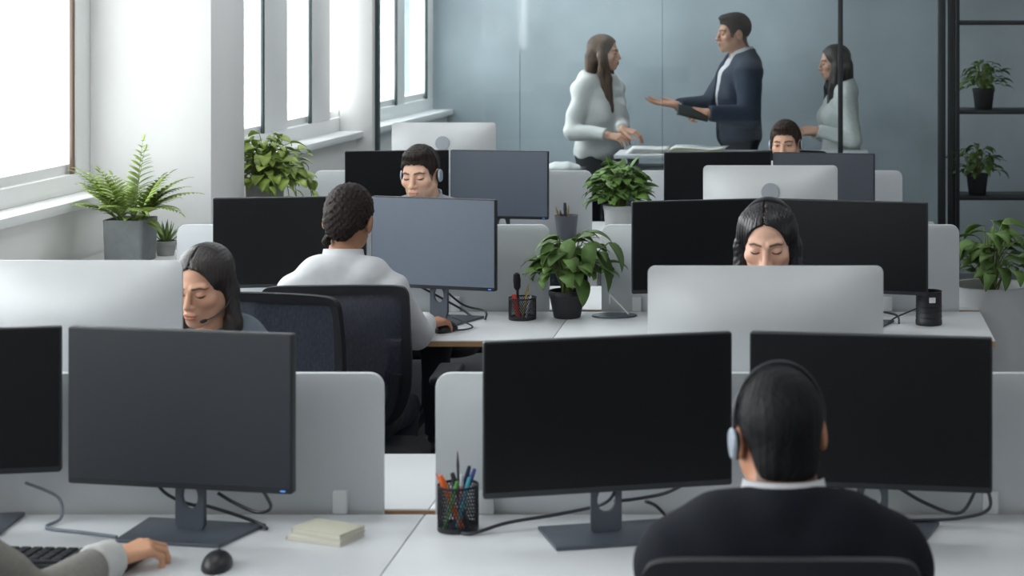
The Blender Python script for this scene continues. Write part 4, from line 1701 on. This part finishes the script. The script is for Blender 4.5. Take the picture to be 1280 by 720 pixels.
# cabinets under the window plants
def cabinet(x0, x1, y0, y1, h, label, doors=2):
    r = empty('cabinet', ((x0 + x1) / 2, (y0 + y1) / 2, 0), 0, label, 'cabinet')
    w, d = x1 - x0, y1 - y0
    b = MB()
    b.box((0, 0, .03), (w - .04, d - .04, .06))
    b.build('plinth', M['counter'], r)
    b = MB()
    b.box((0, 0, .06 + (h - .085) / 2), (w - .02, d, h - .085), bev=.002)
    b.build('carcass', M['cabinet'], r)
    b = MB()
    b.box((.0, 0, h - .0125), (w, d + .01, .025), bev=.003)
    b.build('worktop', M['cabinet'], r)
    for i in range(doors):
        b = MB()
        yy = -d / 2 + d * (i + .5) / doors
        b.box((w / 2, yy, .06 + (h - .09) / 2), (.018, d / doors - .006, h - .10), bev=.002)
        dr = b.build('door', M['cabinet'], r)
        b = MB()
        b.tube([(w / 2 + .009, yy + .12, h - .16), (w / 2 + .03, yy + .12, h - .16), (w / 2 + .03, yy + .12, h - .30), (w / 2 + .009, yy + .12, h - .30)], .005, 8)
        b.build('handle', M['stand'], dr)
    return r


ZC1 = .905
cabinet(-2.955, -2.58, 7.35, 8.44, ZC1, 'low white cabinet under the fern by the window')
cabinet(-2.78, -2.42, 9.08, 9.43, .88, 'low white cabinet under the trailing plant beyond the column')

# fern in a square slate planter
YFN = 8.08
r = empty('potted_fern', (PX(163, YFN), YFN, ZC1), R(-4), 'bright green fern in a square slate planter on the window cabinet', 'plant')
b = MB()
ol = rrect(-.083, .083, -.083, .083, .014, n=4)
m_ = len(ol)
V, Fc = [], []
for s, z in ((.90, 0), (.94, .004), (1.0, .168), (1.0, .172), (.92, .172), (.92, .150)):
    V += [(x * s, y * s, z) for x, y in ol]
for i in range(5):
    for j in range(m_):
        k = (j + 1) % m_
        Fc.append((i * m_ + j, i * m_ + k, (i + 1) * m_ + k, (i + 1) * m_ + j))
Fc.append(tuple(range(m_))[::-1])
Fc.append(tuple(range(5 * m_, 6 * m_)))
b.raw(V, Fc)
b.build('pot', M['planter'], r, angle=30)
b = MB()
b.box((0, 0, .152), (.146, .146, .012), bev=.004)
b.build('soil', M['soil'], r)
lv, st = ([], []), []


def frond(base, az, el, L, droop, pl, n=13, seed=0):
    if el < 73:
        L, el = L * .84, el + 7
    pl = pl * 1.12
    d = vdir(az, el)
    hz = Vector((math.cos(R(az)), math.sin(R(az)), 0))
    side = Vector((-hz.y, hz.x, 0))
    p = Vector(base)
    pts = [p.copy()]
    dirs = [d.copy()]
    for i in range(n):
        d = (Matrix.Rotation(R(droop) / n, 3, side) @ d) if True else d
        p = p + d * (L / n)
        pts.append(p.copy())
        dirs.append(d.copy())
    st.append((pts, [.0028 * (1 - .8 * i / n) for i in range(n + 1)]))
    for i in range(3, n + 1):
        t = i / n
        ll = pl * (math.sin(math.pi * (.22 + .74 * t)) ** .8)
        for s in (-1, 1):
            dd = dirs[i] * .65 + side * s * .8 + Vector((0, 0, .12))
            leaf(lv[0], lv[1], pts[i], dd, ll * 1.12, ll * .46, R(28), 'lance', .15, 5)
    leaf(lv[0], lv[1], pts[-1], dirs[-1], pl * .6, pl * .2, R(20), 'lance', .1, 4)


for az, el, L, dr, pl in ((80, 86, .33, 10, .055), (168, 66, .30, 62, .06), (205, 48, .25, 55, .055), (8, 55, .32, 62, .055), (-10, 60, .26, 95, .05),
                          (140, 72, .27, 40, .055), (40, 72, .28, 40, .055), (230, 66, .24, 50, .06), (-50, 60, .22, 80, .06), (-100, 62, .22, 70, .055),
                          (60, 50, .26, 60, .05), (110, 55, .27, 60, .05), (250, 75, .26, 30, .055), (-20, 76, .24, 35, .055), (160, 78, .25, 35, .05), (182, 66, .27, 50, .06), (190, 74, .28, 45, .06), (20, 66, .27, 60, .06), (-60, 75, .25, 55, .06), (-120, 74, .24, 60, .06), (90, 80, .30, 20, .06), (170, 74, .30, 50, .055), (5, 74, .27, 55, .055)):
    a = R(az)
    frond((.035 * math.cos(a), .035 * math.sin(a), .15), az, el, L, dr, pl)
for az, el, L, W in ((-28, 28, .15, .042), (-40, 50, .13, .036), (-75, 45, .12, .035), (200, 60, .13, .034), (-15, 10, .14, .034)):
    leaf(lv[0], lv[1], (.04 * math.cos(R(az)), .04 * math.sin(R(az)), .155), vdir(az, el), L, W, R(60), 'lance', .3, 8)
build_plant(r, lv, st, M['leaf_fern'])

# small succulent behind the person in grey
r = empty('succulent', (PX(207, 8.25), 8.25, ZC1), 0, 'small spiky succulent behind the person in grey', 'plant')
round_pot(r, .035, .042, .06, M['concrete'])
lv = ([], [])
for i in range(20):
    az = i * 137.5
    el = 30 + 55 * (i / 20)
    leaf(lv[0], lv[1], (.01 * math.cos(R(az)), .01 * math.sin(R(az)), .05), vdir(az, el), .10 - .01 * (i % 3), .020, R(-10), 'spike', .4, 6)
build_plant(r, lv, None, M['leaf_small'])


def bushy(root, z0, n, spread, height, lsize, seed, leafmat, elmin=-10, stemr=.0022, aspect=.62, droop=(40, 90), trail=0, flat=1.0, up=0.0, pull=(0, 0)):
    g = random.Random(seed)
    lv, st = ([], []), []
    for i in range(n):
        az = i * 137.508 + g.uniform(-20, 20)
        t = (i + .5) / n
        el = R(88 - (88 - elmin) * t ** .8)
        rad = g.uniform(.55, 1.0)
        tip = Vector((math.cos(R(az)) * math.cos(el) * spread * rad + pull[0] * rad, math.sin(R(az)) * math.cos(el) * spread * rad * flat + pull[1], z0 + max(.02, .30 + .70 * math.sin(el) * rad) * height * (.75 + .25 * rad) + up))
        b0 = Vector((g.uniform(-.02, .02), g.uniform(-.02, .02), z0))
        mid = b0.lerp(tip, .55) + Vector((0, 0, .22 * height))
        pts = spline([b0, mid, tip], 4)
        st.append((pts, [stemr * (1.2 - .6 * k / (len(pts) - 1)) for k in range(len(pts))]))
        out = Vector((math.cos(R(az)), math.sin(R(az)), 0))
        dd = out + Vector((g.uniform(-.4, .4), g.uniform(-.4, .4), g.uniform(.05, .6)))
        L = lsize * g.uniform(.75, 1.15)
        leaf(lv[0], lv[1], tip, dd, L, L * aspect, R(g.uniform(*droop)), 'heart', g.uniform(.1, .3), 8, g.uniform(-.5, .5))
    for i in range(trail):
        az = g.uniform(-70, 250) if trail > 3 else -40 + 40 * i
        o = Vector((math.cos(R(az)), math.sin(R(az)), 0))
        p0 = Vector((0, 0, z0)) + o * spread * .3
        L = g.uniform(.5, 1.0) * height * 1.1
        pts = spline([p0, p0 + o * spread * .55 + Vector((0, 0, .05)), p0 + o * spread * .85 + Vector((0, 0, -.02)), p0 + o * spread * .95 + Vector((0, 0, -L))], 5)
        st.append((pts, stemr * .8))
        for k in range(3, len(pts), 2):
            s = 1 if k % 4 == 1 else -1
            dd = o * .5 + Vector((-o.y, o.x, 0)) * s * .6 + Vector((0, 0, -.3))
            Lf = lsize * g.uniform(.7, 1)
            leaf(lv[0], lv[1], pts[k], dd, Lf, Lf * aspect, R(60), 'heart', .2, 7)
    return lv, st


# trailing plant beyond the column
YPO = 9.27
r = empty('trailing_plant', (PX(331, YPO), YPO, .88), 0, 'bushy yellow-green trailing plant in a concrete pot beyond the column', 'plant')
b = MB()
b.lathe([(0, 0), (.070, 0), (.078, .006), (.088, .225), (.090, .235), (.082, .235), (.080, .21), (0, .21)], 32)
b.build('pot', M['concrete'], r)
b = MB()
b.lathe([(0, .222), (.079, .218), (.079, .20), (0, .20)], 24)
b.build('soil', M['soil'], r)
lv, st = bushy(r, .22, 170, .185, .235, .074, 5, M['leaf_pothos'], -35, aspect=.74, droop=(50, 110), trail=7)
build_plant(r, lv, st, M['leaf_pothos'])

# low plant at the left end of the back desk
r = empty('low_plant', (PX(383, 9.75), 9.75, ZD), 0, 'small low plant at the left end of the back desk', 'plant')
round_pot(r, .05, .065, .15, M['whitepot'])
lv, st = bushy(r, .14, 26, .085, .10, .055, 9, M['leaf_small'], -5, aspect=.4)
build_plant(r, lv, st, M['leaf_small'])

# broad-leaved plant in a black pot on the middle desk
YBP = 7.70
r = empty('potted_plant', (PX(709, YBP), YBP, ZD), 0, 'broad-leaved dark green plant in a black pot on the middle desk', 'plant')
round_pot(r, .052, .070, .105, M['blackpot'])
lv, st = bushy(r, .10, 80, .150, .215, .088, 21, M['leaf_dark'], 0, .0024, .66, (30, 100), pull=(.01, 0))
q = lambda px, py, dy=0: Vector(((px - 709) * YBP / F, dy, HC - ZD - (py - VY) * YBP / F))
for bp, tp, dy, W in (((684, 318), (652, 333), -.02, .045), ((762, 302), (782, 336), -.03, .085), ((748, 312), (769, 358), -.05, .085), ((728, 345), (735, 376), -.07, .062),
                      ((700, 292), (672, 312), -.05, .06), ((728, 290), (748, 300), .02, .06), ((690, 300), (686, 340), -.07, .06), ((742, 300), (738, 340), -.08, .065),
                      ((716, 296), (712, 330), -.09, .065), ((735, 290), (765, 302), -.01, .07)):
    A, B = q(bp[0], bp[1], dy), q(tp[0], tp[1], dy * 1.5)
    L = (B - A).length
    dd = (B - A).normalized() + Vector((0, 0, .45))
    leaf(lv[0], lv[1], A, dd, L * 1.06, W, R(50), 'heart', .2, 9)
    st.append((spline([(0, 0, .10), (A.x * .45, A.y * .45, A.z * .72), tuple(A)], 5), .0024))
build_plant(r, lv, st, M['leaf_dark'])

# plant in a white pot on the back desk
YWP = 9.62
r = empty('potted_plant', (PX(775, YWP), YWP, ZD), 0, 'leafy plant in a round white pot between the back screens', 'plant')
round_pot(r, .062, .080, .222, M['whitepot'])
lv, st = bushy(r, .205, 150, .140, .215, .074, 33, M['leaf_deep'], -12, .002, .74, (25, 95))
for az, el, L in ((150, 75, .10), (20, 62, .11), (75, 80, .08)):
    leaf(lv[0], lv[1], (.04 * math.cos(R(az)), .0, .37), vdir(az, el), L, L * .45, R(15), 'lance', .3, 7)
build_plant(r, lv, st, M['leaf_deep'])


# ------------------------------------------------------------------ pen cups and pens
def wire_cup(root, r_, h):
    b = MB()
    n, m = 40, 15
    for i in range(n):
        for s in (1,):
            a0 = 2 * math.pi * i / n
            for dirn in (1, -1):
                pts = [(r_ * math.cos(a0 + dirn * .9 * t), r_ * math.sin(a0 + dirn * .9 * t), .006 + (h - .010) * t) for t in (0, .25, .5, .75, 1)]
                b.tube(pts, .0011, 4, cap=False)
    b.build('mesh_wall', M['wire'], root)
    b = MB()
    b.lathe([(r_ - .001, h - .006), (r_ + .0015, h - .006), (r_ + .0015, h), (r_ - .001, h), (r_ - .001, h - .006)], 36)
    b.build('rim', M['wire'], root)
    b = MB()
    b.lathe([(0, 0), (r_, 0), (r_ + .001, .002), (r_ + .001, .012), (r_ - .002, .012), (r_ - .002, .004), (0, .004)], 36)
    b.build('base', M['wire'], root)


def pen(root_loc, foot, tip, colr, label, r_=.0045, cap=None, kind='pen', tipcol=None):
    f, t = Vector(foot), Vector(tip)
    d = (t - f)
    L = d.length
    o = empty(kind, Vector(root_loc) + f, 0, label, kind)
    qd = d.normalized()
    b = MB()
    b.tube([(0, 0, 0), tuple(qd * L * .78)], r_, 8)
    b.build('barrel', M['pen_' + colr], o)
    b = MB()
    b.tube([tuple(qd * L * .78), tuple(qd * L * .80), tuple(qd * L)], [r_ * 1.15, r_ * 1.2, r_ * (.25 if kind == 'pencil' else .8)], 8)
    b.build('tip' if kind == 'pencil' else 'cap', M['pen_' + (tipcol or cap or colr)], o)


YC_ = 4.70
cl = Vector((PX(572.5, YC_), YC_, ZD))
r = empty('pen_cup', cl, 0, 'black wire mesh pen cup full of pens beside the large front monitor', 'pen cup')
wire_cup(r, .047, .107)
for f, t, c, lab, rr, kd, tc in (
        ((.01, .0, .008), (-.052, .0, .133), 'wood', 'wooden pencil leaning far left in the front pen cup', .0036, 'pencil', 'red'),
        ((.01, -.01, .008), (-.040, -.012, .130), 'orange', 'fat orange marker in the front pen cup', .0075, 'marker', None),
        ((.0, .02, .008), (-.004, .016, .180), 'graphite', 'thin dark pencil standing tallest in the front pen cup', .0032, 'pencil', 'graphite'),
        ((-.028, -.02, .008), (.002, -.022, .118), 'green', 'green pen crossing the front pen cup', .0045, 'pen', None),
        ((-.01, .02, .008), (.024, .015, .145), 'navy', 'dark navy pen in the front pen cup', .0052, 'pen', None),
        ((-.012, .0, .008), (.040, -.005, .143), 'blue', 'blue pen leaning right in the front pen cup', .0052, 'pen', None),
        ((.0, -.012, .008), (.030, -.016, .126), 'teal', 'teal-capped pen in the front pen cup', .0052, 'pen', 'teal'),
        ((.004, .010, .008), (.008, .004, .128), 'pink', 'pale pink pen in the middle of the front pen cup', .0045, 'pen', 'white'),
        ((.018, .012, .008), (-.018, .022, .128), 'graphite', 'dark green-black marker in the front pen cup', .006, 'marker', 'graphite')):
    pen(cl, f, t, c, lab, rr, tc, kd, tc)

YC2 = 7.66
cl = Vector((PX(653, YC2), YC2, ZD))
r = empty('pen_cup', cl, 0, 'black wire mesh cup with a dark brush beside the black plant pot', 'pen cup')
wire_cup(r, .052, .084)
o = empty('brush', cl + Vector((-.015, 0, .006)), 0, 'black round-headed brush standing in the middle mesh cup', 'brush')
b = MB()
b.tube([(0, 0, 0), (-.004, 0, .11)], .005, 8)
b.build('handle', M['black'], o)
b = MB()
b.tube([(-.004, 0, .105), (-.005, 0, .115), (-.006, 0, .145), (-.007, 0, .165), (-.007, 0, .172)], [.007, .013, .0145, .012, .004], 12)
b.build('brush_head', M['earpad'], o)
for f, t, c, lab, rr, kd, tc in (
        ((-.012, -.02, .006), (-.030, -.024, .098), 'red', 'red marker in the middle mesh cup', .009, 'marker', 'red'),
        ((.0, .0, .006), (.024, .0, .135), 'yellow', 'yellow pencil in the middle mesh cup', .0036, 'pencil', 'wood'),
        ((.0, .012, .006), (.018, .012, .118), 'graphite', 'dark pencil in the middle mesh cup', .0036, 'pencil', 'graphite'),
        ((.015, -.01, .006), (.034, -.014, .092), 'white', 'short white pen in the middle mesh cup', .0045, 'pen', 'white')):
    pen(cl, f, t, c, lab, rr, tc, kd, tc)

# grey pot with pencils on the back desk
YC3 = 10.02
cl = Vector((PX(708, YC3), YC3, ZD))
r = empty('pencil_pot', cl, 0, 'tapered grey pot with pencils before the back screen', 'pencil pot')
b = MB()
b.lathe([(0, 0), (.042, 0), (.046, .004), (.058, .122), (.060, .126), (.053, .126), (.045, .02), (0, .015)], 32)
b.build('pot', M['greypot'], r)
for f, t, c, lab, rr, kd, tc in (
        ((-.01, 0, .02), (-.052, -.01, .170), 'wood', 'wooden pencil leaning left in the grey pot', .005, 'pencil', 'wood'),
        ((.0, 0, .02), (-.008, 0, .188), 'graphite', 'dark upright marker in the grey pot', .008, 'marker', 'graphite'),
        ((.005, .01, .02), (.010, .010, .175), 'wood', 'upright wooden pencil in the grey pot', .0042, 'pencil', 'wood'),
        ((-.012, .01, .02), (-.032, .005, .150), 'graphite', 'short dark pencil in the grey pot', .006, 'pencil', 'graphite')):
    pen(cl, f, t, c, lab, rr, tc, kd, tc)

# dark cup on the right
YC4 = 7.54
r = empty('pencil_cup', (PX(1161, YC4), YC4, ZD), R(12), 'black cup with a small white sticker below the right middle monitor', 'pencil cup')
b = MB()
b.lathe([(0, 0), (.049, 0), (.0505, .003), (.0505, .018), (.049, .020), (.049, .124), (.0505, .126), (.047, .127), (.046, .02), (0, .015)], 36)
b.build('cup', M['wire'], r)
b = MB()
b.prism(rrect(-.012, .012, .088, .108, .002), -.0512, -.0485)
o = b.build('sticker', M['paper'], r)
b = MB()
for z in (.03, .05, .07):
    b.tube([(.0495 * math.cos(t), .0495 * math.sin(t), z) for t in np.linspace(0, 2 * math.pi, 33)], .0012, 4)
b.build('ribs', M['black'], r)

# flat oval base with white wire arm
YO = 7.72
r = empty('phone_stand', (PX(768, YO), YO, ZD), 0, 'flat grey oval base with a bent white wire arm beside the black plant pot', 'phone stand')
b = MB()
b.lathe([(0, 0), (.084, 0), (.088, .003), (.086, .007), (.07, .009), (0, .009)], 40, sx=1, sy=.62)
b.build('base', M['stand'], r)
b = MB()
b.tube(spline([(.055, .0, .008), (.03, .0, .035), (-.012, .0, .078), (-.018, .0, .082), (-.018, -.004, .05)], 5), .003, 8)
b.build('arm', M['paper'], r)

# ------------------------------------------------------------------ keyboard, mice, notebooks


def keyboard(loc, rz, label, L=.44, D=.135):
    r = empty('keyboard', loc, R(rz), label, 'keyboard')
    b = MB()
    b.box((0, 0, .008), (L, D, .016), bev=.004)
    b.build('case', M['black'], r)
    b = MB()
    for j in range(5):
        n = 15 if j else 6
        for i in range(n):
            if j == 0:
                w = L * .9 * (.42 if i == 2 else .116)
                xs = [-.40, -.28, 0, .26, .34, .42]
                b.box((xs[i] * L, -D / 2 + .020, .018), (w if i == 2 else L * .07, .018, .007), bev=.002, seg=1)
            else:
                b.box((-L * .46 + L * .92 * (i + .5) / n, -D / 2 + .020 + j * .0235, .018), (L * .92 / n * .84, .019, .007), bev=.002, seg=1)
    b.build('keys', M['key'], r)


def mouse(loc, rz, label):
    r = empty('mouse', loc, R(rz), label, 'mouse')
    V, F_ = surface(lambda Q: np.maximum(smin(ell(Q, (0, -.004, .006), (.032, .054, .031)), ell(Q, (0, .02, .006), (.029, .036, .024)), .01), .0008 - Q[:, 2]), (-.05, -.08, -.01), (.05, .08, .05), .003)
    raw_obj('shell', V, F_, M['black'], r)
    b = MB()
    b.lathe([(0, -.003), (.007, -.003), (.008, 0), (.007, .003), (0, .003)], 16, Matrix.Translation((0, .034, .026)) @ Matrix.Rotation(R(90), 4, 'Y'))
    b.build('scroll_wheel', M['stand'], r)


keyboard((-1.705, 4.425, ZD), -4, 'black keyboard under the hand at the front left')
mouse((PX(271, 4.39), 4.39, ZD), 8, 'black mouse alone on the front left desk')
keyboard((-1.70, 7.30, ZD), 0, 'dark keyboard before the person in the white shirt seen from behind')
mouse((PX(557, 7.37), 7.385, ZD), -22, 'dark mouse under the hand of the person in white')


def notebook(loc, rz, label, w, d, t, cov):
    r = empty('notebook', loc, R(rz), label, 'notebook', None)
    b = MB()
    b.box((0, 0, t / 2), (w - .004, d - .004, t - .003))
    b.build('pages', M['pages'], r)
    b = MB()
    b.box((0, 0, .0011), (w, d, .0022), bev=.0008)
    b.box((0, 0, t - .0011), (w, d, .0022), bev=.0008)
    b.box((-w / 2 + .001, 0, t / 2), (.0022, d, t), bev=.0008)
    b.build('cover', M[cov], r)


nc = P(409, 665, 4.62)
notebook((nc.x - .005, 4.625, ZD), -22, 'pale cream notebook, the lower of the two beside the front left monitor', .150, .098, .012, 'pages')
notebook((nc.x, 4.632, ZD + .0121), -26, 'cream notebook lying on top of the paler notebook', .142, .092, .014, 'cover')

# loose cable on the front left desk
b = MB()
b.tube(spline([(PX(40, 4.86), 4.82, ZD + .08), (PX(80, 4.84), 4.80, ZD + .05), (PX(84, 4.8), 4.76, ZD + .012), (PX(62, 4.72), 4.70, ZD + .005), (PX(100, 4.66), 4.66, ZD + .005), (PX(146, 4.62), 4.62, ZD + .005)], 8), .004, 6)
tag(b.build('cable', M['cablegrey']), 'grey cable curling on the desk left of the charcoal monitor stand', 'cable')
b = MB()
b.tube(spline([(PX(560, 7.55), 7.55, ZD + .03), (PX(588, 7.45), 7.47, ZD + .008), (PX(583, 7.38), 7.40, ZD + .006), (PX(560, 7.34), 7.37, ZD + .006)], 8), .0032, 6)
tag(b.build('cable', M['cable']), 'dark mouse cable right of the slate monitor stand', 'cable')
b = MB()
b.tube(spline([(PX(1150, 7.6), 7.60, ZD + .055), (PX(1120, 7.58), 7.58, ZD + .02), (PX(1105, 7.5), 7.50, ZD + .004), (PX(1085, 7.45), 7.46, ZD + .004)], 8), .003, 6)
tag(b.build('cable', M['cable']), 'thin dark cable running left from the black cup', 'cable')

# ------------------------------------------------------------------ meeting room furniture
TZ = .985
tx0, tx1 = PX(772, 12.4), PX(1085, 12.4)
r = empty('meeting_table', ((tx0 + tx1) / 2, 12.36, 0), 0, 'high pale meeting table between the standing people', 'table')
b = MB()
b.box((0, 0, TZ - .012), (tx1 - tx0, .38, .024), bev=.003)
b.build('tabletop', M['desk'], r)
b = MB()
b.box((0, 0, TZ - .10), (tx1 - tx0 - .1, .30, .035), bev=.003)
b.build('apron', M['counter'], r)
for sx in (-1, 1):
    for sy in (-1, 1):
        b = MB()
        b.box((sx * ((tx1 - tx0) / 2 - .10), sy * .13, (TZ - .024) / 2), (.045, .045, TZ - .024), bev=.004)
        b.build('leg', M['counter'], r)
for (pa, pb, yy, zz, cc, rz, lab) in ((783, 830, 12.36, 0, 'paper', 3, 'white papers lying left on the meeting table'), (834, 902, 12.36, 0, 'yellow_paper', -4, 'yellowish open folder of papers right on the meeting table')):
    r = empty('paper_stack', ((PX(pa, yy) + PX(pb, yy)) / 2, yy, TZ), R(rz), lab, 'papers')
    w = PX(pb, yy) - PX(pa, yy)
    for i in range(4):
        V, Fc = [], []
        n = 10
        for a in range(n + 1):
            for c in range(2):
                t = a / n
                V.append((-w / 2 + w * t + .01 * i, -.13 + .26 * c + .008 * i, .002 + .007 * i + .012 * abs(math.sin(math.pi * t * 1.0 + .3 * i)) * (1 if cc == 'yellow_paper' else .4)))
        for a in range(n):
            Fc.append((a * 2, a * 2 + 2, a * 2 + 3, a * 2 + 1))
        b = MB()
        b.raw(V, Fc)
        s = b.build('sheet', M[cc] if i % 2 == 0 else M['paper'], r)
        sm = s.modifiers.new('thickness', 'SOLIDIFY')
        sm.thickness = .002

# low dark counter with a white cloth heap
cz = .875
r = empty('counter', ((PX(560, 12.4) + PX(728, 12.4)) / 2, 12.42, 0), 0, 'dark low counter behind the glass left of the standing person in white', 'counter')
w = PX(728, 12.4) - PX(560, 12.4)
b = MB()
b.box((0, 0, cz / 2 - .015), (w - .02, .36, cz - .03), bev=.003)
b.build('carcass', M['counter'], r)
b = MB()
b.box((0, 0, cz - .015), (w, .38, .03), bev=.004)
b.build('worktop', M['black_metal'], r)
V, F_ = surface(lambda Q: np.maximum(ell(Q, (0, 0, .0), (.115, .10, .050)) + fold(Q, .004, 60, 4), .001 - Q[:, 2]), (-.16, -.15, -.01), (.16, .15, .09), .006)
o = raw_obj('cloth', V, F_, M['cloth'])
o.location = (PX(703, 12.4), 12.40, cz)
tag(o, 'rumpled white cloth heaped on the dark counter behind the glass', 'cloth')

# shelf rack with plants right of the glass
YS = 12.7
xs0, xs1 = PX(1192, YS), PX(1192, YS) + 1.1
r = empty('shelf_rack', ((xs0 + xs1) / 2, YS, 0), 0, 'black metal shelf rack with plants right of the glass room', 'shelf')
for sx in (-1, 1):
    for sy in (-1, 1):
        b = MB()
        b.box((sx * .535, sy * .14, 1.1), (.025, .025, 2.2), bev=.003)
        b.build('upright', M['black_metal'], r)
for z in (.12, .68, 1.22, 1.78):
    b = MB()
    b.box((0, 0, z), (1.06, .30, .025), bev=.003)
    b.build('shelf_board', M['black_metal'], r)
for dx_, z, sd, lab in ((-.40, .6925, 41, 'dark plant on the lower shelf of the black rack'), (-.36, 1.2325, 43, 'dark plant on the middle shelf of the black rack')):
    q_ = empty('shelf_plant', ((xs0 + xs1) / 2 + dx_, YS, z), 0, lab, 'plant')
    round_pot(q_, .055, .07, .13, M['blackpot'])
    lv, st = bushy(q_, .12, 60, .15, .20, .085, sd, M['leaf_dark'], -20, .002, .4, (40, 110))
    build_plant(q_, lv, st, M['leaf_dark'])

# white planter at the right end of the middle desks
r = empty('floor_planter', (PX(1240, 8.0), 8.05, 0), 0, 'tall pale planter with a dark plant at the right end of the middle desks', 'plant')
b = MB()
b.lathe([(0, 0), (.13, 0), (.14, .01), (.16, .80), (.165, .815), (.15, .815), (.148, .76), (0, .76)], 36)
b.build('pot', M['whitepot'], r)
b = MB()
b.lathe([(0, .775), (.147, .77), (.147, .75), (0, .75)], 24)
b.build('soil', M['soil'], r)
lv, st = bushy(r, .77, 60, .20, .30, .13, 51, M['leaf_dark'], 5, .003, .45, (40, 100))
build_plant(r, lv, st, M['leaf_dark'])

# ------------------------------------------------------------------ light
w = bpy.data.worlds.new('sky')
SC.world = w
w.use_nodes = True
nt = w.node_tree
bg = nt.nodes['Background']
tc = nt.nodes.new('ShaderNodeTexCoord')
sp = nt.nodes.new('ShaderNodeSeparateXYZ')
cr = nt.nodes.new('ShaderNodeValToRGB')
cr.color_ramp.elements[0].position = .42
cr.color_ramp.elements[0].color = (.74, .74, .73, 1)
cr.color_ramp.elements[1].position = .60
cr.color_ramp.elements[1].color = (.965, .985, 1.0, 1)
mr = nt.nodes.new('ShaderNodeMapRange')
mr.inputs['From Min'].default_value = -1
nt.links.new(tc.outputs['Generated'], sp.inputs[0])
nt.links.new(sp.outputs['Z'], mr.inputs['Value'])
nt.links.new(mr.outputs['Result'], cr.inputs[0])
nt.links.new(cr.outputs[0], bg.inputs[0])
SKY = 9.5
bg.inputs[1].default_value = SKY


def area(name, mtx, sx, sy, power, col=(1, 1, 1), portal=False):
    l = bpy.data.lights.new(name, 'AREA')
    l.shape = 'RECTANGLE'
    l.size, l.size_y = sx, sy
    l.energy = power
    l.color = col
    o = bpy.data.objects.new(name, l)
    COL.objects.link(o)
    o.matrix_world = mtx
    if portal:
        l.cycles.is_portal = True
    return o


# daylight through the windows (portals only guide the sky's light)
for y0, y1 in ((-2.7, 8.8), (9.5, 13.6)):
    mt = WM @ Matrix.Translation((-SET - .14, (y0 + y1) / 2, (ZW + ZT) / 2)) @ Matrix(((0, 0, 1, 0), (1, 0, 0, 0), (0, 1, 0, 0), (0, 0, 0, 1)))
    mt = mt @ Matrix.Rotation(R(180), 4, 'X')
    area('window_portal', mt, y1 - y0, ZT - ZW, 1, portal=True)
# unseen ceiling lamps added to brighten the room beyond the daylight
FILL = 10
for y in (2.2, 5.4, 8.6, 11.2):
    for x in (-1.6, .8):
        if y > 11 and x > .5:
            continue
        r = empty('added_ceiling_lamp', (x, y, CEIL), 0, 'unseen flat ceiling lamp added to brighten the room', 'ceiling lamp', 'added unseen ceiling lamps')
        b = MB()
        b.box((0, 0, -.02), (1.24, .34, .04), bev=.004)
        b.build('housing', M['paper'], r)
        area('fill_light', Matrix.Translation((x, y, CEIL - .045)), 1.2, .3, FILL, (.94, .97, 1.0))
area('fill_light', Matrix.Translation((-1.5, 13.2, CEIL - .05)), 1.2, .4, 16, (.94, .97, 1.0))  # unseen fill light added over the meeting room, no fixture
SC.cycles.use_denoising = True
SC.cycles.max_bounces = 8
SC.cycles.sample_clamp_indirect = 6
